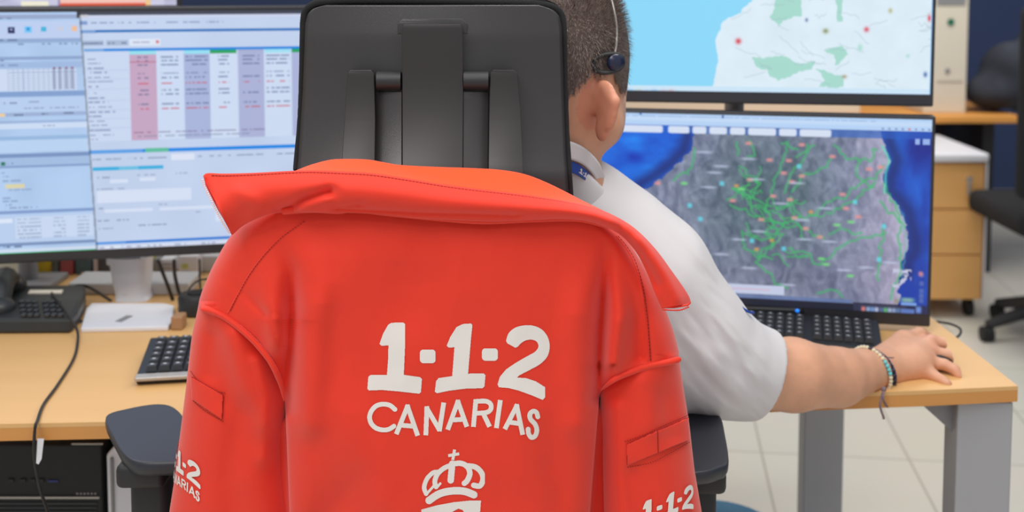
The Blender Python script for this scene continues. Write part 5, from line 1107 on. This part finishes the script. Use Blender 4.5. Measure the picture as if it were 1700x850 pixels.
# lanyard
ln = thing('lanyard', 'blue lanyard with white lettering under the shirt collar', 'lanyard', tuple(P(960, 285, 1.38)))
la = spl([P(*p) for p in [(885, 260, 1.366), (920, 261, 1.366), (942, 265, 1.367), (962, 273, 1.378), (977, 286, 1.398), (984, 297, 1.415)]], 10); lb = spl([P(*p) for p in [(880, 278, 1.366), (915, 280, 1.366), (942, 284, 1.367), (960, 291, 1.378), (974, 301, 1.398), (984, 309, 1.415)]], 10)
rows = np.array([la+(lb-la)*v+np.array([0, -.003, 0]) for v in np.linspace(0, 1, 8)]); o = link('ribbon', grid('ribbon', rows), M_lan, ln, smooth=True); solid(o, .001, 0)
def lan_map(x, y):
    u = np.clip((x-605)/315*.27+.60, 0, 1); v = np.clip((y-530)/140*.62+.18, 0, 1); n = len(la); fi = u*(n-1); i = np.minimum(fi.astype(int), n-2); f = (fi-i)[:, None]
    A = la[i]*(1-f)+la[i+1]*f; B_ = lb[i]*(1-f)+lb[i+1]*f; return A+(B_-A)*v[:, None]+np.array([0, -.0042, 0])
decal('lettering', m112, (605, 530, 918, 668), 3, lan_map, M_print, ln)
# headset
hs = thing('headset', 'thin headset with black pad above the ear', 'headset', tuple(P(1012, 105, 1.39)))
hv = V1[isH]; rel = hv-np.array([0, 0, CAMH]); dep = rel[:, 1]*cp-rel[:, 2]*sp_; hx = 850+F*rel[:, 0]/dep; hy_ = PY0-F*(rel[:, 1]*sp_+rel[:, 2]*cp)/dep
def headY(px, py, off=.004):
    m_ = (abs(hx-px) < 6) & (abs(hy_-py) < 6); return (float(hv[m_, 1].min()) if m_.any() else 1.42)-off
HP = lambda px, py, off=.004: P(px, py, headY(px, py, off))
cH = HP(1010, 105, .010); e1 = np.array([.95, .30, .10]); e1 /= np.linalg.norm(e1); e2 = np.array([0.05, 0, 1.]); e2 -= e1*(e1@e2); e2 /= np.linalg.norm(e2); e3 = np.cross(e1, e2)
ring = [cH+e1*(.0195*np.sign(math.cos(t))*abs(math.cos(t))**.8)+e2*(.0112*math.sin(t)) for t in np.linspace(0, 2*PI, 40, endpoint=False)]
BM().tube(ring, .0028, n=8, close=True).done('pad_loop', M_dpl, hs, smooth=True)
b = BM(); 
r_ = bmesh.ops.create_uvsphere(b.b, u_segments=20, v_segments=12, radius=1)
Mx = Matrix(((e1[0], e2[0], e3[0], 0), (e1[1], e2[1], e3[1], 0), (e1[2], e2[2], e3[2], 0), (0, 0, 0, 1))); cc = cH+e1*.0095
bmesh.ops.transform(b.b, matrix=Matrix.Translation(Vector(cc)) @ Mx @ Matrix.Diagonal((.0115, .0115, .006, 1)), verts=b.b.verts); b.done('ear_pad', mat('navy_plastic', (34, 40, 66), .25), hs, smooth=True)
BM().tube(spl([HP(1020, 94, .008), HP(1023, 74, .006), HP(1024, 50, .005), HP(1021, 25, .005), HP(1012, -8, .005), HP(990, -36, .005)], 8), .0014, n=8).done('headband_wire', M_silv, hs, smooth=True)
BM().tube(spl([HP(1020, 95, .009), HP(1027, 92, .009), HP(1035, 94, .009)], 6), .0022, n=8).done('wire_clip', M_dpl, hs, smooth=True)
# bracelets
def bracelet_frame(c, r1, r2, tilt):
    d = P(1475, 611, 1.69)-P(1420, 624, 1.65); d /= np.linalg.norm(d); u = np.cross(d, [0, 0, 1.]); u /= np.linalg.norm(u); v = np.cross(u, d); v = v+d*tilt
    return lambda t: c+u*r1*math.cos(t)+v*r2*math.sin(t)
cA = P(1446, 615, 1.671); fb = bracelet_frame(cA, .0362, .0352, -.2)
bc = thing('bracelet', 'pale beaded bracelet with turquoise beads on the right wrist', 'bracelet', tuple(cA))
mbd = [mat('cream_bead', (226, 214, 186), .35), mat('turquoise_bead', (110, 200, 206), .3), mat('dark_bead', (60, 50, 60), .4)]
NB_ = 38
for k in range(NB_):
    t_ = 2*PI*k/NB_; p = fb(t_); ang = (math.degrees(t_)) % 360; m = mbd[1] if (8 < ang < 38) else (mbd[2] if ang in () or k == 9 else mbd[0])
    BM().ball(p, .0031, 10).done('bead', m, bc, smooth=True)
BM().tube([fb(2*PI*k/40) for k in range(40)], .0008, n=5, close=True).done('thread', M_crm, bc)
cB = P(1456, 615, 1.68); fb2 = bracelet_frame(cB, .0325, .0315, -.24)
bc = thing('bracelet', 'dark navy braided bracelet with loose tied ends on the wrist', 'bracelet', tuple(cB))
for ph_ in (0, PI):
    pts = []
    for k in range(160):
        t_ = 2*PI*k/160; p = fb2(t_); q = (p-cB)/np.linalg.norm(p-cB); pts.append(p+q*.0011*math.cos(t_*26+ph_)+np.array([.0012*math.sin(t_*26+ph_), 0, 0]))
    BM().tube(pts, .0023, n=6, close=True).done('braid_strand', mat('navy_thread' if ph_ == 0 else 'grey_thread', (38, 40, 66) if ph_ == 0 else (84, 84, 108), .8), bc, smooth=True)
mth = mat('mauve_cord', (128, 108, 114), .8)
b = BM(); kn_ = P(1467, 646, 1.622); b.ball(kn_, (.004, .004, .004)); b.tube(spl([kn_, P(1461, 672, 1.612), P(1467, 693, 1.612)], 6), .0016); b.tube(spl([kn_, P(1467, 665, 1.612), P(1474, 676, 1.635)], 6), .0015); b.ball(P(1467, 694, 1.612), .002)
b.done('hanging_end', mth, bc, smooth=True)
b = BM(); b.tube(spl([P(1447, 585, 1.665), P(1455, 592, 1.66), P(1461, 597, 1.665), P(1464, 587, 1.66)], 6), .0022); b.tube(spl([P(1462, 592, 1.655), P(1480, 594, 1.668), P(1495, 592, 1.685), P(1509, 584, 1.70)], 8), .0010); b.done('knot', mth, bc, smooth=True)
